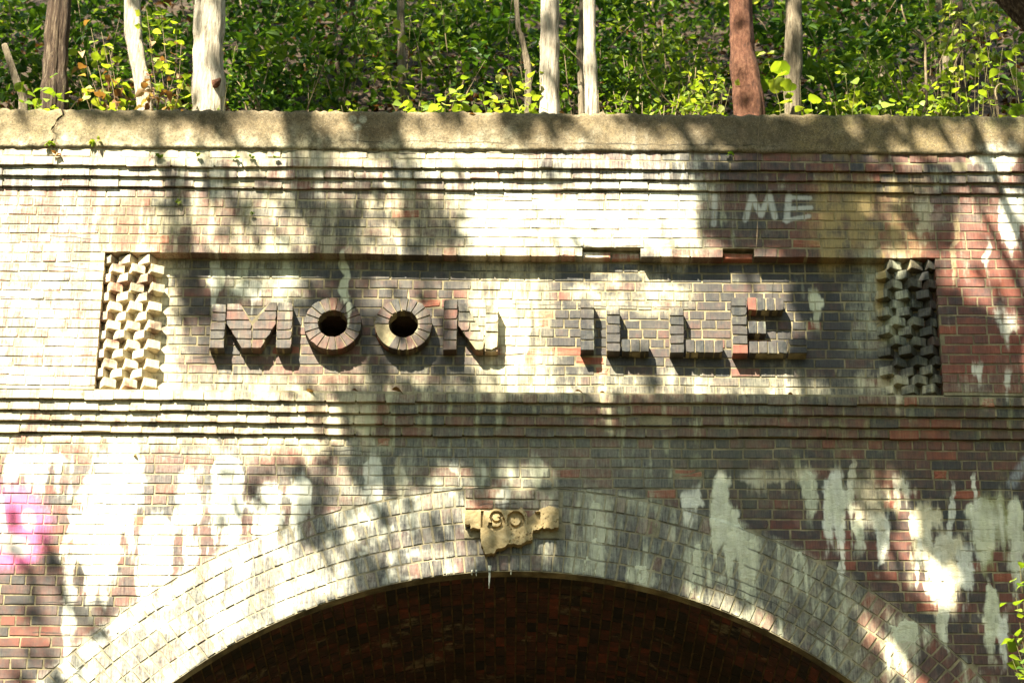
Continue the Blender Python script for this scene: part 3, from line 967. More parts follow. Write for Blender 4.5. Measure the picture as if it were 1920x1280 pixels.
# raised letters
YL = -0.084
def letter(ch_name, quads, extra_rot=None):
    """quads: list of (polygon, mode) cut into courses"""
    cores = []
    for poly, mode in quads:
        x0, x1 = min(p[0] for p in poly), max(p[0] for p in poly)
        cores.append(poly)
    V, Q, T = [], [], []
    b = 0
    Vs, Qs, Ts = [], [], []
    for poly in cores:
        cx = sum(p[0] for p in poly) / len(poly); cz = sum(p[1] for p in poly) / len(poly)
        sm = [(cx + (p[0]-cx) * 0.97, cz + (p[1]-cz) * 0.97) for p in poly]
        arr = poly_arrays(sm, 0.11, random, 0.002)
        arr[0][:, 1] += YL + .007
        Vs.append(arr[0]); Qs.append(arr[1] + b); Ts.append(arr[2] + b); b += len(arr[0])
    me = mesh_np('letter', np.vstack(Vs), [np.vstack(Qs), np.vstack(Ts)])
    s = Section('letter', portal, me, 'letter_brick', label='raised brick letter ' + ch_name)
    for poly, mode in quads:
        z0, z1 = min(p[1] for p in poly), max(p[1] for p in poly)
        x0, x1 = min(p[0] for p in poly), max(p[0] for p in poly)
        if mode == 'soldier':
            n = max(1, round((x1 - x0) / 0.074)); wv = (x1 - x0) / n
            for i in range(n):
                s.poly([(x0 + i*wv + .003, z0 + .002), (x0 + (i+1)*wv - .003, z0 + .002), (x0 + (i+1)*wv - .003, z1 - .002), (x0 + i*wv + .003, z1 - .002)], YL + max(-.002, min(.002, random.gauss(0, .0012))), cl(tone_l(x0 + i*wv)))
            continue
        n = max(1, round((z1 - z0) / 0.0745)); hv = (z1 - z0) / n
        for i in range(n):
            a, b_ = z0 + i*hv + .0035, z0 + (i+1)*hv - .0035
            p = clip_half(clip_half(poly, 0, 1, a), 0, -1, -b_)
            if len(p) < 3: continue
            pa, pb = min(q[0] for q in p), max(q[0] for q in p)
            cuts = [pa]
            if pb - pa > 0.16: cuts.append(pa + (pb - pa) * random.uniform(0.42, 0.6))
            cuts.append(pb)
            for c0, c1 in zip(cuts[:-1], cuts[1:]):
                q = clip_half(clip_half(p, 1, 0, c0 + .003), -1, 0, -(c1 - .003))
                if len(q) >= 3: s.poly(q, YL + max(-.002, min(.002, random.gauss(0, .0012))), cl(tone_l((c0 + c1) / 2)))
    return s
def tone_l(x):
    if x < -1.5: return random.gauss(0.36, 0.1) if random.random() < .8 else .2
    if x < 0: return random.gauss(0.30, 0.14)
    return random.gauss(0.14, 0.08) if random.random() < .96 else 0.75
def rectp(x0, z0, x1, z1): return [(x0, z0), (x1, z0), (x1, z1), (x0, z1)]
mz0, mz1 = 9.792, 10.16
m_ = letter('M', [(rectp(-2.142, mz0, -2.032, mz1 - 0.02), 'c'), (rectp(-1.672, mz0, -1.557, mz1), 'c'),
    ([(-1.908, mz0), (-1.776, mz0), (-1.675, 9.985), (-1.675, mz1), (-1.725, mz1), (-1.835, 9.985), (-1.935, mz1 - .02), (-2.029, mz1 - .02), (-2.029, 9.985)], 'v')])
# the middle V of the M is not convex: cut it as two leaning strokes
m_.items = [it for it in m_.items if not (-2.03 < it[0].translation.x < -1.676)]
for poly in ([(-2.029, 9.985), (-1.908, mz0), (-1.843, mz0), (-1.843, 9.975), (-1.935, mz1 - .02), (-2.029, mz1 - .02)], [(-1.839, mz0), (-1.776, mz0), (-1.675, 9.985), (-1.675, mz1), (-1.725, mz1), (-1.839, 9.975)]):
    n = 5; hv = (mz1 - mz0) / n
    for i in range(n):
        p = clip_half(clip_half(poly, 0, 1, mz0 + i*hv + .0035), 0, -1, -(mz0 + (i+1)*hv - .0035))
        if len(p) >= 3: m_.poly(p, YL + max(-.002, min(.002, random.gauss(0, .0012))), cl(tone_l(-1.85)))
m_.build()
for (ox, oz, brk) in ((-1.273, 9.992, False), (-0.771, 9.993, True)):
    V, Q = [], []
    n = 40
    for i in range(n):
        t = 2 * math.pi * i / n
        for (rr, y) in ((0.105, YL + .007), (0.201, YL + .007), (0.201, 0.02), (0.105, 0.02)):
            V.append((ox + rr * math.cos(t), y, oz + rr * math.sin(t)))
    for i in range(n):
        a, b = 4 * i, 4 * ((i + 1) % n)
        Q += [(a, b, b+1, a+1)[::-1], (a+1, b+1, b+2, a+2)[::-1], (a+3, b+3, b, a)[::-1]]
    s = Section('letter', portal, mesh_np('letter', V, [Q]), 'letter_brick', label='round raised brick letter O of wedge bricks' if not brk else 'raised brick letter O with its lower left side broken')
    n = 18
    for i in range(n):
        t0, t1 = 2*math.pi*(i + .055)/n, 2*math.pi*(i + .945)/n
        a = math.degrees((t0 + t1) / 2)
        pts = [(ox + r_*math.cos(t), oz + r_*math.sin(t)) for r_, t in ((.103, t0), (.206, t0), (.2075, (t0+t1)/2), (.206, t1), (.103, t1))]
        y_ = YL + max(-.002, min(.002, random.gauss(0, .0012)))
        tone = cl(random.gauss(0.36, 0.13))
        if brk and 170 < a < 250:
            y_ += random.uniform(0.022, 0.05); tone = cl(random.gauss(0.75, .1))
        s.poly(pts, y_, tone)
    s.build()
nn = letter('N', [(rectp(-.49, 9.79, -.387, 10.19), 'c'), ([(-.384, 9.985), (-.255, 9.79), (-.196, 9.79), (-.196, 9.895), (-.333, 10.165), (-.384, 10.165)], 'c'), (rectp(-.193, 9.79, -.096, 10.15), 'c')])
for i, it in enumerate(nn.items):
    p = it[0].translation
    if p.x > -.3 and p.z < 9.9:
        it = list(it); it[0] = Matrix.Translation((p.x, p.y + random.uniform(.005, .03), p.z)); it[4] = 0.9; nn.items[i] = tuple(it)
nn.build()
letter('I', [(rectp(.482, 9.797, .585, 10.205), 'c')]).build()
letter('L beside the I', [(rectp(.667, 9.785, .769, 10.145), 'c'), (rectp(.773, 9.787, .972, 9.888), 'soldier')]).build()
letter('L beside the E', [(rectp(1.115, 9.779, 1.222, 10.142), 'c'), (rectp(1.226, 9.785, 1.496, 9.888), 'soldier')]).build()
letter('E', [(rectp(1.557, 9.780, 1.671, 10.222), 'c'), (rectp(1.675, 10.118, 1.937, 10.222), 'soldier'), (rectp(1.675, 9.936, 1.804, 10.037), 'soldier'), (rectp(1.675, 9.783, 1.945, 9.881), 'soldier')]).build()
letter('stub of spalled brick right of the E', [(rectp(1.955, 9.785, 2.09, 9.90), 'c')]).build()

for ox in (-1.273, -0.771):
    h_ = .095
    zc = 9.992
    link('dark_hollow_liner', boxes_mesh('dark_hollow_liner', [(ox - h_, ox - h_ + .004, .0, .29, zc - h_, zc + h_), (ox + h_ - .004, ox + h_, .0, .29, zc - h_, zc + h_), (ox - h_, ox + h_, .001, .29, zc - h_, zc - h_ + .004), (ox - h_, ox + h_, .001, .29, zc + h_ - .004, zc + h_), (ox - h_, ox + h_, .27, .285, zc - h_, zc + h_)]), portal, MSOIL)  # dark liner added; the hole's deep shade is put into its colour

# concrete coping: two blocks either side of a crack
def coping_block(x0, x1, crack0, crack1, seed):
    nx, nz = max(8, int((x1 - x0) / 0.03)), 12
    X = np.linspace(0, 1, nx + 1)
    r = np.random.default_rng(seed)
    top = 11.672 + 0.010 * (fbm((1, nx + 1), (1, max(2, nx // 12)), seed)[0] - 0.5) + 0.006 * r.standard_normal(nx + 1)
    bot = 11.358 + 0.012 * (fbm((1, nx + 1), (1, max(2, nx // 5)), seed + 3)[0] - 0.7) + 0.003 * r.standard_normal(nx + 1)
    nf = fbm((nz + 1, nx + 1), (3, max(2, nx // 5)), seed + 5)
    V = []
    for j in range(nz + 1):
        f = j / nz
        for i in range(nx + 1):
            xa = x0 + crack0(f); xb = x1 + crack1(f)
            x = xa + (xb - xa) * X[i]
            edge = 0.008 * max(0, (f - 0.9) / 0.1) ** 2 + 0.003 * max(0, (0.1 - f) / 0.1) ** 2
            V.append((x, -0.168 + 0.022 * (nf[j, i] - 0.5) + edge + 0.0022 * r.standard_normal(), bot[i] + (top[i] - bot[i]) * f))
    n0 = len(V)
    for i in range(nx + 1): V.append((V[nz * (nx + 1) + i][0], 0.42, top[i] + 0.01))
    for i in range(nx + 1): V.append((V[i][0], 0.42, bot[i]))
    Q = []
    W = nx + 1
    for j in range(nz):
        for i in range(nx):
            Q.append((j*W + i, j*W + i + 1, (j+1)*W + i + 1, (j+1)*W + i))
    for i in range(nx):
        Q.append((nz*W + i, nz*W + i + 1, n0 + i + 1, n0 + i))
        Q.append((n0 + W + i, n0 + W + i + 1, i + 1, i))
    Tn = []
    for i in (0, nx):
        for j in range(nz):
            pass
    left = [j*W for j in range(nz + 1)] + [n0, n0 + W]
    right = [n0 + W + nx, n0 + nx] + [j*W + nx for j in range(nz, -1, -1)]
    me = bpy.data.meshes.new('coping_block')
    me.from_pydata(V, [], Q + [left[::-1], right[::-1]])
    for p in me.polygons: p.use_smooth = len(p.vertices) == 4
    return link('coping_block', me, portal, MC)
ckx = at(105, 230, -.16)[0]
ck = lambda f: 0.018 * math.sin(f * 9) + 0.012 * math.sin(f * 23 + 1) + (f - .5) * 0.07
coping_block(XL, ckx - 0.007, lambda f: 0, ck, 21)
coping_block(ckx + 0.007, XR, ck, lambda f: 0, 33)
link('coping_core', boxes_mesh('coping_core', [(XL, XR, -0.12, 0.40, 11.37, 11.64)]), portal, MSOIL)
# masonry mass behind the faces
link('backing', boxes_mesh('backing', [(XL, XR, 0.31, 0.9, 8.95, 11.36), (XL, ACX - RI - .3, 0.31, 0.9, 0, 8.95), (ACX + RI + .3, XR, 0.31, 0.9, 0, 8.95)]), portal, MSOIL)

# date stone: weathered slab with sunk numerals 1 9 0 and a broken last one
nx, nz = 150, 84
px0, px1, pz0, pz1 = -0.314, 0.330, 8.255, 8.625
X, Z = np.meshgrid(np.linspace(px0, px1, nx + 1), np.linspace(pz0, pz1, nz + 1))
U, W_ = (X - px0) / (px1 - px0), (Z - pz0) / (pz1 - pz0)
e1 = fbm(X.shape, (5, 9), 71, 4); e2 = fbm(X.shape, (12, 22), 72, 4)
poly_top = np.interp(U[0], [0, .28, .33, .42, .55, .6, .68, .74, .82, .90, .95, 1.0], [.90, .89, .93, .90, .90, .97, .80, .86, .93, 1.0, .97, .93])
poly_bot = np.interp(U[0], [0, .05, .06, .16, .17, .22, .30, .40, .52, .60, .64, .72, .73, .80, .90, 1.0], [.60, .58, .52, .52, .22, .02, .04, .16, .24, .20, .26, .30, .52, .52, .55, .54])
mask = (W_ < poly_top[None] + (e2 - .5) * .05) & (W_ > poly_bot[None] + (e2 - .5) * .10)
y = -0.074 + 0.010 * (e1 - .5) + 0.006 * (e2 - .5)
def sink(m, d=0.026):
    global y
    y = np.where(m, np.maximum(y, -0.074 + d + 0.008 * (e2 - .5)), y)
sink((abs(U - .185) < .013) & (W_ > .55) & (W_ < .88))
rr = np.hypot((U - .335) * 1.75, W_ - .755); sink((rr > .075) & (rr < .125))
rr2 = np.hypot((U - .325) * 1.6, W_ - .66); sink((rr2 > .10) & (rr2 < .165) & (U > .335) & (W_ < .76)); sink((rr2 > .10) & (rr2 < .165) & (W_ < .60) & (U > .24))
sink((abs(U - .27) < .022) & (abs(W_ - .61) < .04))
rr = np.hypot((U - .54) * 1.75, (W_ - .70) * .9); sink((rr > .10) & (rr < .155)); sink((rr < .16) & (W_ > .74), 0.034)
sink((U > .66) & (U < .80) & (W_ > .62 + .05 * (e1 - .5)) & (W_ < .86), 0.030)
sink((np.abs(e2 - .5) < .006) & (U > .45), 0.010)
V = np.stack([X, y, Z], -1).reshape(-1, 3)
idx = np.arange((nx + 1) * (nz + 1)).reshape(nz + 1, nx + 1)
fm = mask[:-1, :-1] & mask[1:, :-1] & mask[:-1, 1:] & mask[1:, 1:]
a, b, c, d = idx[:-1, :-1][fm], idx[:-1, 1:][fm], idx[1:, 1:][fm], idx[1:, :-1][fm]
Qf = np.stack([a, b, c, d], -1)
nv = len(V)
Vb = V.copy(); Vb[:, 1] = 0.0
Qs = []
pad = np.pad(fm, 1)
for j in range(nz):
    for i in range(nx):
        if not fm[j, i]: continue
        q = (idx[j, i], idx[j, i+1], idx[j+1, i+1], idx[j+1, i])
        if not pad[j, i+1]: Qs.append((q[1], q[0], q[0] + nv, q[1] + nv))
        if not pad[j+2, i+1]: Qs.append((q[3], q[2], q[2] + nv, q[3] + nv))
        if not pad[j+1, i]: Qs.append((q[0], q[3], q[3] + nv, q[0] + nv))
        if not pad[j+1, i+2]: Qs.append((q[2], q[1], q[1] + nv, q[2] + nv))
ds = link('date_stone', mesh_np('date_stone', np.vstack([V, Vb]), [Qf, np.array(Qs)]), portal, MP)
ds['label'] = 'crumbling tan date stone with sunk numerals at the crown of the arch'

# vault inside the arch
th = np.linspace(math.radians(0), math.radians(180), 120)
ys = [0.09, 6.0, 16.0]
V, Q = [], []
for yv in ys:
    V.append((ACX + RI + .006, yv, 0)); 
    for t in th: V.append((ACX + (RI + .007) * math.cos(t), yv, ACZ + (RI + .007) * math.sin(t)))
    V.append((ACX - RI - .006, yv, 0))
W = len(th) + 2
for j in range(len(ys) - 1):
    for i in range(W - 1):
        Q.append((j*W + i, j*W + i + 1, (j+1)*W + i + 1, (j+1)*W + i))
Vend = len(V)
va = Section('vault', portal, mesh_np('vault', V, [Q]), 'vault_brick', MV, mortar=MMV)
link('vault_end', boxes_mesh('vault_end', [(-4.2, 4.3, 15.9, 16.2, 0, 8.3)]), portal, MMV)
step = 0.0758 / RI
t = math.radians(40)
while t < math.radians(140):
    yv = 0.100 + random.choice((0.0, 0.1)) * 1.0
    if yv > .15:
        rows = [(0.100, .095)]
        yv = .2
    else: rows = []
    while yv < 3.6:
        L = .203 if random.random() < .55 else .0975
        rows.append((yv, L)); yv += L + J
    for (y0, L) in rows:
        rot = Matrix.Rotation(math.pi / 2 - t + random.gauss(0, .01), 4, 'Y') @ Matrix.Rotation(math.pi / 2, 4, 'X')
        x_, z_ = ACX + RI * math.cos(t), ACZ + RI * math.sin(t)
        va.rect(x_, y0 + L / 2, z_ + random.gauss(0, .0015), 0.0655, L, 'vault', cl(random.gauss(0.46, .1) if random.random() < .7 else random.gauss(.25, .1)), rot)
    t += step
va.build(300, 'distant_vault_bricks')

# lime crust: flowstone a few millimetres thick over the bricks
nxc, nzc = 720, 230
xs_ = np.linspace(-3.62, 3.62, nxc); zs_ = np.linspace(6.95, 9.15, nzc)
XX, ZZ = np.meshgrid(xs_, zs_)
ii = np.clip(((XX - SX0) / (SX1 - SX0) * NX).astype(int), 0, NX - 1); jj = np.clip(((ZZ - SZ0) / (SZ1 - SZ0) * NZ).astype(int), 0, NZ - 1)
cr_ = crust[jj, ii]
RR = np.hypot(XX - ACX, ZZ - ACZ)
rip = fbm(XX.shape, (60, 90), 81, 3)
rip2 = fbm(XX.shape, (16, 150), 82, 3)
thick = -0.010 + 0.017 * cr_ * (0.35 + 0.7 * rip) + 0.008 * cr_ * (rip2 - .5)
basey = np.where(RR < RO + .005, YR, YW)
Yc = basey - thick
keep = (thick > -0.0035) & (RR > RI + .015) & ~((np.abs(XX - .008) < .34) & (ZZ > 8.22) & (ZZ < 8.8))
idx = np.arange(nxc * nzc).reshape(nzc, nxc)
fm = keep[:-1, :-1] & keep[1:, :-1] & keep[:-1, 1:] & keep[1:, 1:]
Qf = np.stack([idx[:-1, :-1][fm], idx[:-1, 1:][fm], idx[1:, 1:][fm], idx[1:, :-1][fm]], -1)
used = np.unique(Qf); remap = np.zeros(nxc * nzc, int); remap[used] = np.arange(len(used))
Vc = np.stack([XX, Yc, ZZ], -1).reshape(-1, 3)[used]
lc = link('lime_crust', mesh_np('lime_crust', Vc, [remap[Qf]], True), portal, ML)
lc['kind'] = 'stuff'
# the lime icicle under the crown and small ones beside it
ip = at(918, 1068, -.01)
items = [([ip + np.array([0, 0, .03]), ip - np.array([0, 0, .03]), ip - np.array([.002, 0, .09]), ip - np.array([.003, 0, .135])], [.014, .008, .005, .0015], dict(n=6, rough=.1))]
for (px, L) in ((885, .02), (893, .03), (838, .03), (842, .02), (958, .02)):
    q = at(px, 1073, -.01)
    items.append(([q + np.array([0, 0, .02]), q - np.array([0, 0, L * .5]), q - np.array([0, 0, L])], [.007, .004, .001], dict(n=5)))
lk = link('lime_icicle', tubes_mesh('lime_icicle', items), portal, ML)

# ------------------------------------------------------------------ hillside, ground
def hz(x, y):
    s = 11.55 + 0.78 * max(0, y - 0.7) - 0.1 * max(0, 0.7 - y)
    return s + 0.22 * math.sin(x * 0.9 + y * 0.5) * min(1, max(0, y - .7)) + 0.12 * math.sin(x * 2.3 - y * 1.7) * min(1, max(0, y - .7))
nxh, nyh = 90, 70
xs_ = np.linspace(-16, 16, nxh); ys_ = np.concatenate([np.linspace(0.40, 14, 54), np.linspace(15, 45, 16)])
V = [(x, yv, hz(x, yv) + 0.03 * random.gauss(0, 1) * (yv > 1)) for yv in ys_ for x in xs_]
Q = [(j*nxh + i, j*nxh + i + 1, (j+1)*nxh + i + 1, (j+1)*nxh + i) for j in range(nyh - 1) for i in range(nxh - 1)]
tag(link('hillside', mesh_np('hillside', V, [Q], True), None, MSOIL), kind='structure')
# banks left and right of the portal, so the cutting closes
for s in (-1, 1):
    V, Q = [], []
    n = 14
    for j in range(n + 1):
        for i in range(9):
            f = i / 8
            yv = 0.42 - j * 1.6
            V.append((s * (6.5 + .05 * j + f * 11), yv, 11.62 * min(1, max(0, f * 1.15 + 1.0 - j * .15)) + (.25 * math.sin(j * 1.7 + i * 2.1) if j else 0)))
    for j in range(n):
        for i in range(8):
            q = (j*9 + i, j*9 + i + 1, (j+1)*9 + i + 1, (j+1)*9 + i)
            Q.append(q if s < 0 else q[::-1])
    tag(link('bank', mesh_np('bank', V, [Q], True), None, MGROUND), kind='structure')
gm = boxes_mesh('ground', [(-200, 200, -260, 60, -0.6, -0.02)])
tag(link('ground', gm, None, MGROUND), kind='structure')

# ------------------------------------------------------------------ leaves in bulk
def leaf_cloud(name, P, size, tone, mat, up_bias=0.4, aspect=0.5, parent=None, sunward=None, fold=0.12):
    """one small folded leaf (4 triangles) at each point"""
    n = len(P)
    nrm = rng.standard_normal((n, 3))
    nrm /= np.linalg.norm(nrm, axis=1)[:, None]
    bias = np.array([0, 0, 1.0]) if sunward is None else -sunward
    nrm = nrm * (1 - up_bias) + bias * up_bias
    nrm /= np.linalg.norm(nrm, axis=1)[:, None] + 1e-9
    t = rng.standard_normal((n, 3))
    t -= (t * nrm).sum(1)[:, None] * nrm
    t /= np.linalg.norm(t, axis=1)[:, None] + 1e-9
    b = np.cross(nrm, t)
    s = np.asarray(size)[:, None]
    v0 = P - t * s * 0.5
    v1 = P + t * s * 0.5 - nrm * s * 0.10
    l1 = P - t * s * 0.12 + b * s * aspect * 0.5 + nrm * s * fold
    r1 = P - t * s * 0.12 - b * s * aspect * 0.5 + nrm * s * fold
    l2 = P + t * s * 0.22 + b * s * aspect * 0.36 + nrm * s * fold * .6
    r2 = P + t * s * 0.22 - b * s * aspect * 0.36 + nrm * s * fold * .6
    V = np.stack([v0, l1, l2, v1, r2, r1], 1).reshape(-1, 3)
    k = np.arange(n)[:, None] * 6
    Q = np.concatenate([k + np.array([[0, 3, 2, 1]]), k + np.array([[0, 5, 4, 3]])])
    me = mesh_np(name, V, [Q], False, {'tone': np.repeat(tone, 6)})
    return link(name, me, parent, mat)

# ------------------------------------------------------------------ the tree that stands in front and dapples the wall
SHADE = [  # one character per 40 pixels of the photograph: # full shade, + mostly, - thin, . none (rows from y = 0)
"##.+#...#..++###+#+++.--#....-.+##-+.-++#+++-+##",
"##.+#...#..+####+##+##-+#....+.+##-++-++#+++--##",
"##.+-...+...###+####++##+....-+++#-+.-###+#+++##",
"##.#-.......###+####+-+##....-+-#+--.-.####+++#+",
"#-.-.......+++++++-..-+.-...-+--++-+#--.+#+-+-++",
"--.--++-+-+-..++-++-.-..+-+...+####+..+#+.+##+-+",
"--..+#+-++#+-.#--##-.+-.##+-.-######-.+##-+###-#",
"........-.-.-.++.-#-....+---..-+--######+#-+-..-",
".......---.-..##-.+-...........--++######+---- -",
"........+.+---#+-+-+--....-.....-+#######+++#--.",
".......----+.-+##--#+-..........-########-+#+...",
"........+.-.---#+-.+#+....--...-.+########+##.-.",
"........++++..+++....................####.....--",
"........+##-.-++-.---.-..............#######+---",
"........-+-.-...++-.+--..............+######++--",
"........--......-+..--...............#########+-",
"................-+--+................-##########",
"..............--++++++-.....-.-......--#########",
".............---#######---------------##########",
"..............--+##########++###################",
"..............-++###############################",
"..........---++--##+--#--+#######+######++######",
"..........--.-+-.-----++-##########+####+-+#####",
"-.........-.--#.-+---.-++-#############+-+-#####",
"---..........-#+--.--.-++-#############+#+-+####",
"---............---....-++-#############+#+--####",
".-.-............++....++##############+###-..###",
"-.-..............##############+-.-+#####+---###",
".-.--..........###############++...-####-+######",
"-.-.-........##################++-..-###.-######",
".-.-.......#####################+....-###--#####",
"-.-......########################++...-##+-+####",
]
LV, LS, LT = [], [], []
for row, line in enumerate(SHADE):
    for c_, ch_ in enumerate(line[:48]):
        dens = {'#': 24, '+': 7.5, '-': 2.0, '.': 0.0, ' ': 2.0}[ch_]
        for _ in range(rng.poisson(dens)):
            px, py = (c_ + rng.uniform(-.08, 1.08)) * 40, (row + rng.uniform(-.08, 1.08)) * 40
            Y = -0.05 if row >= 5 else 1.0 + rng.uniform(0, 2.0)
            s = rng.uniform(8.0, 11.5)
            LV.append(at(px, py, Y) - SUN * s); LS.append(rng.uniform(.075, .15)); LT.append(rng.uniform(0, .6))
LV = np.array(LV)
# the crown goes on beyond what shades the view
m = 6500
ext = []
while len(ext) < m:
    px, py = rng.uniform(-2600, 4600), rng.uniform(-1500, 2400)
    if -40 < px < 1960 and -10 < py < 1300: continue
    if math.sin(px * .011 + 1) * math.sin(py * .009) + rng.uniform(-.6, .6) < -.15: continue
    ext.append(at(px, py, -.05) - SUN * rng.uniform(7.5, 12.0))
ext = np.array(ext)
# and over the slope behind the wall
hs = []
while len(hs) < 24000:
    x, yv = rng.uniform(-8, 8), rng.uniform(1.5, 13)
    if math.sin(x * 1.7 + yv) * math.sin(yv * 1.3 - x * .6) + rng.uniform(-.3, .3) > (.36 if not -2.4 < x - .1 * yv < .1 else .8): continue
    hs.append(np.array([x, yv, hz(x, yv) + .3]) - SUN * rng.uniform(6.5, 9.5))
ext = np.vstack([ext, np.array(hs)])
px_, py_, dp_ = project(ext)
bad = (px_ > -60) & (px_ < 1980) & (py_ > -60) & (py_ < 1340)
ext = ext[~bad]
P = np.vstack([LV, ext])
S = np.concatenate([LS, rng.uniform(.10, .20, len(ext))]); Tn = np.concatenate([LT, rng.uniform(0, .6, len(ext))])
lean = tag(empty('leaning_tree', (9.4, -3.2, 0)), 'dark leaning trunk that cuts across the top right corner', 'tree')
lean.location = (0, 0, 0)
leaf_cloud('crown', P, S, Tn, MLEAF, 0.62, 0.62, lean, SUN)
c0 = at(1925, 5, -3.0)
def sray(px, py, s, Y=-.05): return at(px, py, Y) - SUN * s
trunk_pts = smooth_path([(9.6, -3.4, -.2), (8.4, -3.3, 3.2), c0 + np.array([1.25, 0, -1.35]), c0 + np.array([.17, 0, -.02]), c0 + np.array([-.7, -.1, 1.25]), (2.1, -3.5, 14.9), (1.7, -3.9, 18.0)], 40)
link('trunk', tubes_mesh('trunk', [(trunk_pts, np.linspace(.34, .10, 40), dict(n=14, rough=.06, seed=3))]), lean, MBARK_DARK)
limbs = []
for pts, r0 in (([(300, 190), (318, 300), (335, 480), (345, 620)], .028), ([(548, 240), (585, 380), (640, 500), (700, 640)], .045), ([(640, 840), (690, 930), (735, 1010), (752, 1090)], .035),
                ([(420, 200), (470, 330), (560, 420)], .03), ([(760, 380), (800, 520), (820, 600)], .025), ([(985, 215), (1020, 290)], .04), ([(1240, 210), (1300, 300), (1380, 420), (1400, 520)], .05), ([(800, 330), (760, 430), (800, 560)], .02)):
    limbs.append((smooth_path([sray(a, b, 9.0) for a, b in pts], 10), np.linspace(r0, r0 * .45, 10), dict(n=7, rough=.08)))
for k in range(9):
    a = trunk_pts[22 + k * 2]
    near = LV[(LV[:, 0] > .2) & (LV[:, 2] > 14)]
    b = near[rng.integers(len(near))]
    limbs.append((smooth_path([a, (a + b) / 2 + rng.uniform(-.3, .3, 3) + np.array([0, 0, .35]), b], 9), np.linspace(.06, .015, 9), dict(n=6)))
link('limb', tubes_mesh('limb', limbs), lean, MBARK_DARK)

# the wood round the clearing, behind the photographer and on both sides
WP = []
while len(WP) < 24000:
    a = rng.uniform(0, 1)
    if a < .45: p = np.array([rng.uniform(-42, 42), rng.uniform(-50, -24), rng.uniform(.5, 30) ])
    elif a < .72: p = np.array([rng.uniform(-26, -9.5), rng.uniform(-26, 1), rng.uniform(1, 21)])
    else: p = np.array([rng.uniform(9.5, 26), rng.uniform(-26, 1), rng.uniform(1, 26)])
    WP.append(p)
WP = np.array(WP)
tag(leaf_cloud('woodland', WP, rng.uniform(.5, 1.1, len(WP)), rng.uniform(0, .6, len(WP)), MLEAF, .3, .7), kind='stuff')

# ------------------------------------------------------------------ trees on the hillside
def tree(pts, radii, Y, mat, label, crown_n=500, n=14, rough=.05, base_flare=1.25, extra=None, crown=True, top=7.0, group=None):
    """pts: pixel path from the coping up to the top of the frame; continues upward to a crown"""
    P3 = [at(px, py, Y) for px, py in pts]
    zg = hz(P3[0][0], Y)
    base = P3[0].copy(); base[2] = zg - .15
    d = (P3[-1] - P3[0]); d /= np.linalg.norm(d)
    path = [base] + P3
    rr = [radii[0] * base_flare] + list(radii)
    if top:
        q = P3[-1]
        for k in (0.35, 0.7, 1.0):
            path.append(q + np.array([d[0] * .4, d[1] + .02, 1]) * top * k); rr.append(radii[-1] * (1 - .55 * k))
    N = 30
    pth = smooth_path(path, N)
    ts = np.linspace(0, len(path) - 1, N)
    rad = np.interp(ts, np.arange(len(path)), rr)
    rad = rad * (1 + .05 * np.sin(np.arange(N) * 1.9 + pts[0][0]) + .04 * np.sin(np.arange(N) * .8 + pts[0][0] * 2))
    t = empty('tree', (0, 0, 0))
    tag(t, label, 'tree', group)
    link('trunk', tubes_mesh('trunk', [(pth, rad, dict(n=n * 2, rough=rough * 1.1, seed=int(pts[0][0])))]), t, mat)
    if crown and top:
        tip = pth[-1]
        lb, cs = [], []
        for k in range(5):
            a = pth[-2 - k]
            b = tip + rng.uniform(-1.6, 1.6, 3) + np.array([0, .4, .2])
            lb.append((smooth_path([a, (a + b) / 2 + np.array([0, 0, .2]), b], 6), np.linspace(rad[-2 - k] * .6, .01, 6), dict(n=5)))
            cs.append(b)
        link('limb', tubes_mesh('limb', lb), t, mat)
        cc = np.array(cs)[rng.integers(0, 5, crown_n)] + rng.standard_normal((crown_n, 3)) * np.array([.75, .75, .5])
        leaf_cloud('crown', cc, rng.uniform(.09, .17, crown_n), rng.uniform(.1, .8, crown_n), MLEAF, .4, .6, t)
    return t
pm = 1 / 268.0     # metres per pixel of the photograph at the coping
tree([(44, 205), (30, 150), (8, 84)], [9*pm, 8*pm, 6*pm], .75, MBARK_GREY, 'short leaning broken stub at the left end of the coping', crown=False, top=0)
tree([(102, 200), (104, 120), (112, 0)], [25*pm, 23*pm, 21*pm], .7, MBARK_DARK, 'shaggy dark barked trunk with a sunlit edge beside the broken stub', 500, 16, .10)
tree([(272, 200), (256, 100), (248, 0)], [17*pm, 17*pm, 17*pm], .9, MBARK_PALE, 'smooth pale trunk leaning left among wilting saplings', 500, 12, .03)
tree([(391, 204), (390, 100), (394, 0)], [33*pm, 31*pm, 30*pm], .7, MBARK_PALE, 'thickest pale sunlit trunk with a small dark scar', 700, 18, .03)
tree([(755, 190), (753, 100), (752, 0)], [10*pm, 9*pm, 8*pm], 2.0, MBARK_GREY, 'thin brown trunk behind bright green low leaves', 350, 8)
tree([(990, 200), (990, 130), (978, 70), (968, 0)], [8*pm, 7*pm, 6*pm, 5*pm], 1.2, MBARK_GREY, 'thin crooked sapling trunk left of the brightest white trunk', 200, 8)
tree([(1030, 209), (1030, 100), (1031, 0)], [20*pm, 18.5*pm, 18*pm], .65, MBARK_PALE, 'bright white straight trunk at the middle of the coping', 600, 16, .045)
tree([(1090, 205), (1087, 90), (1091, 0)], [7*pm, 7*pm, 6*pm], 1.5, MBARK_GREY, 'slim shaded trunk close behind a paler one', 200, 8)
tree([(1110, 211), (1106, 100), (1105, 0)], [13.5*pm, 13*pm, 12.5*pm], .8, MBARK_PALE, 'pale furrowed trunk just right of the white one', 500, 12, .05)
tree([(1405, 210), (1393, 110), (1388, 0)], [33*pm, 27*pm, 25*pm], .75, MBARK_RED, 'shaggy reddish brown trunk flaring at its foot', 600, 16, .06, 1.4)
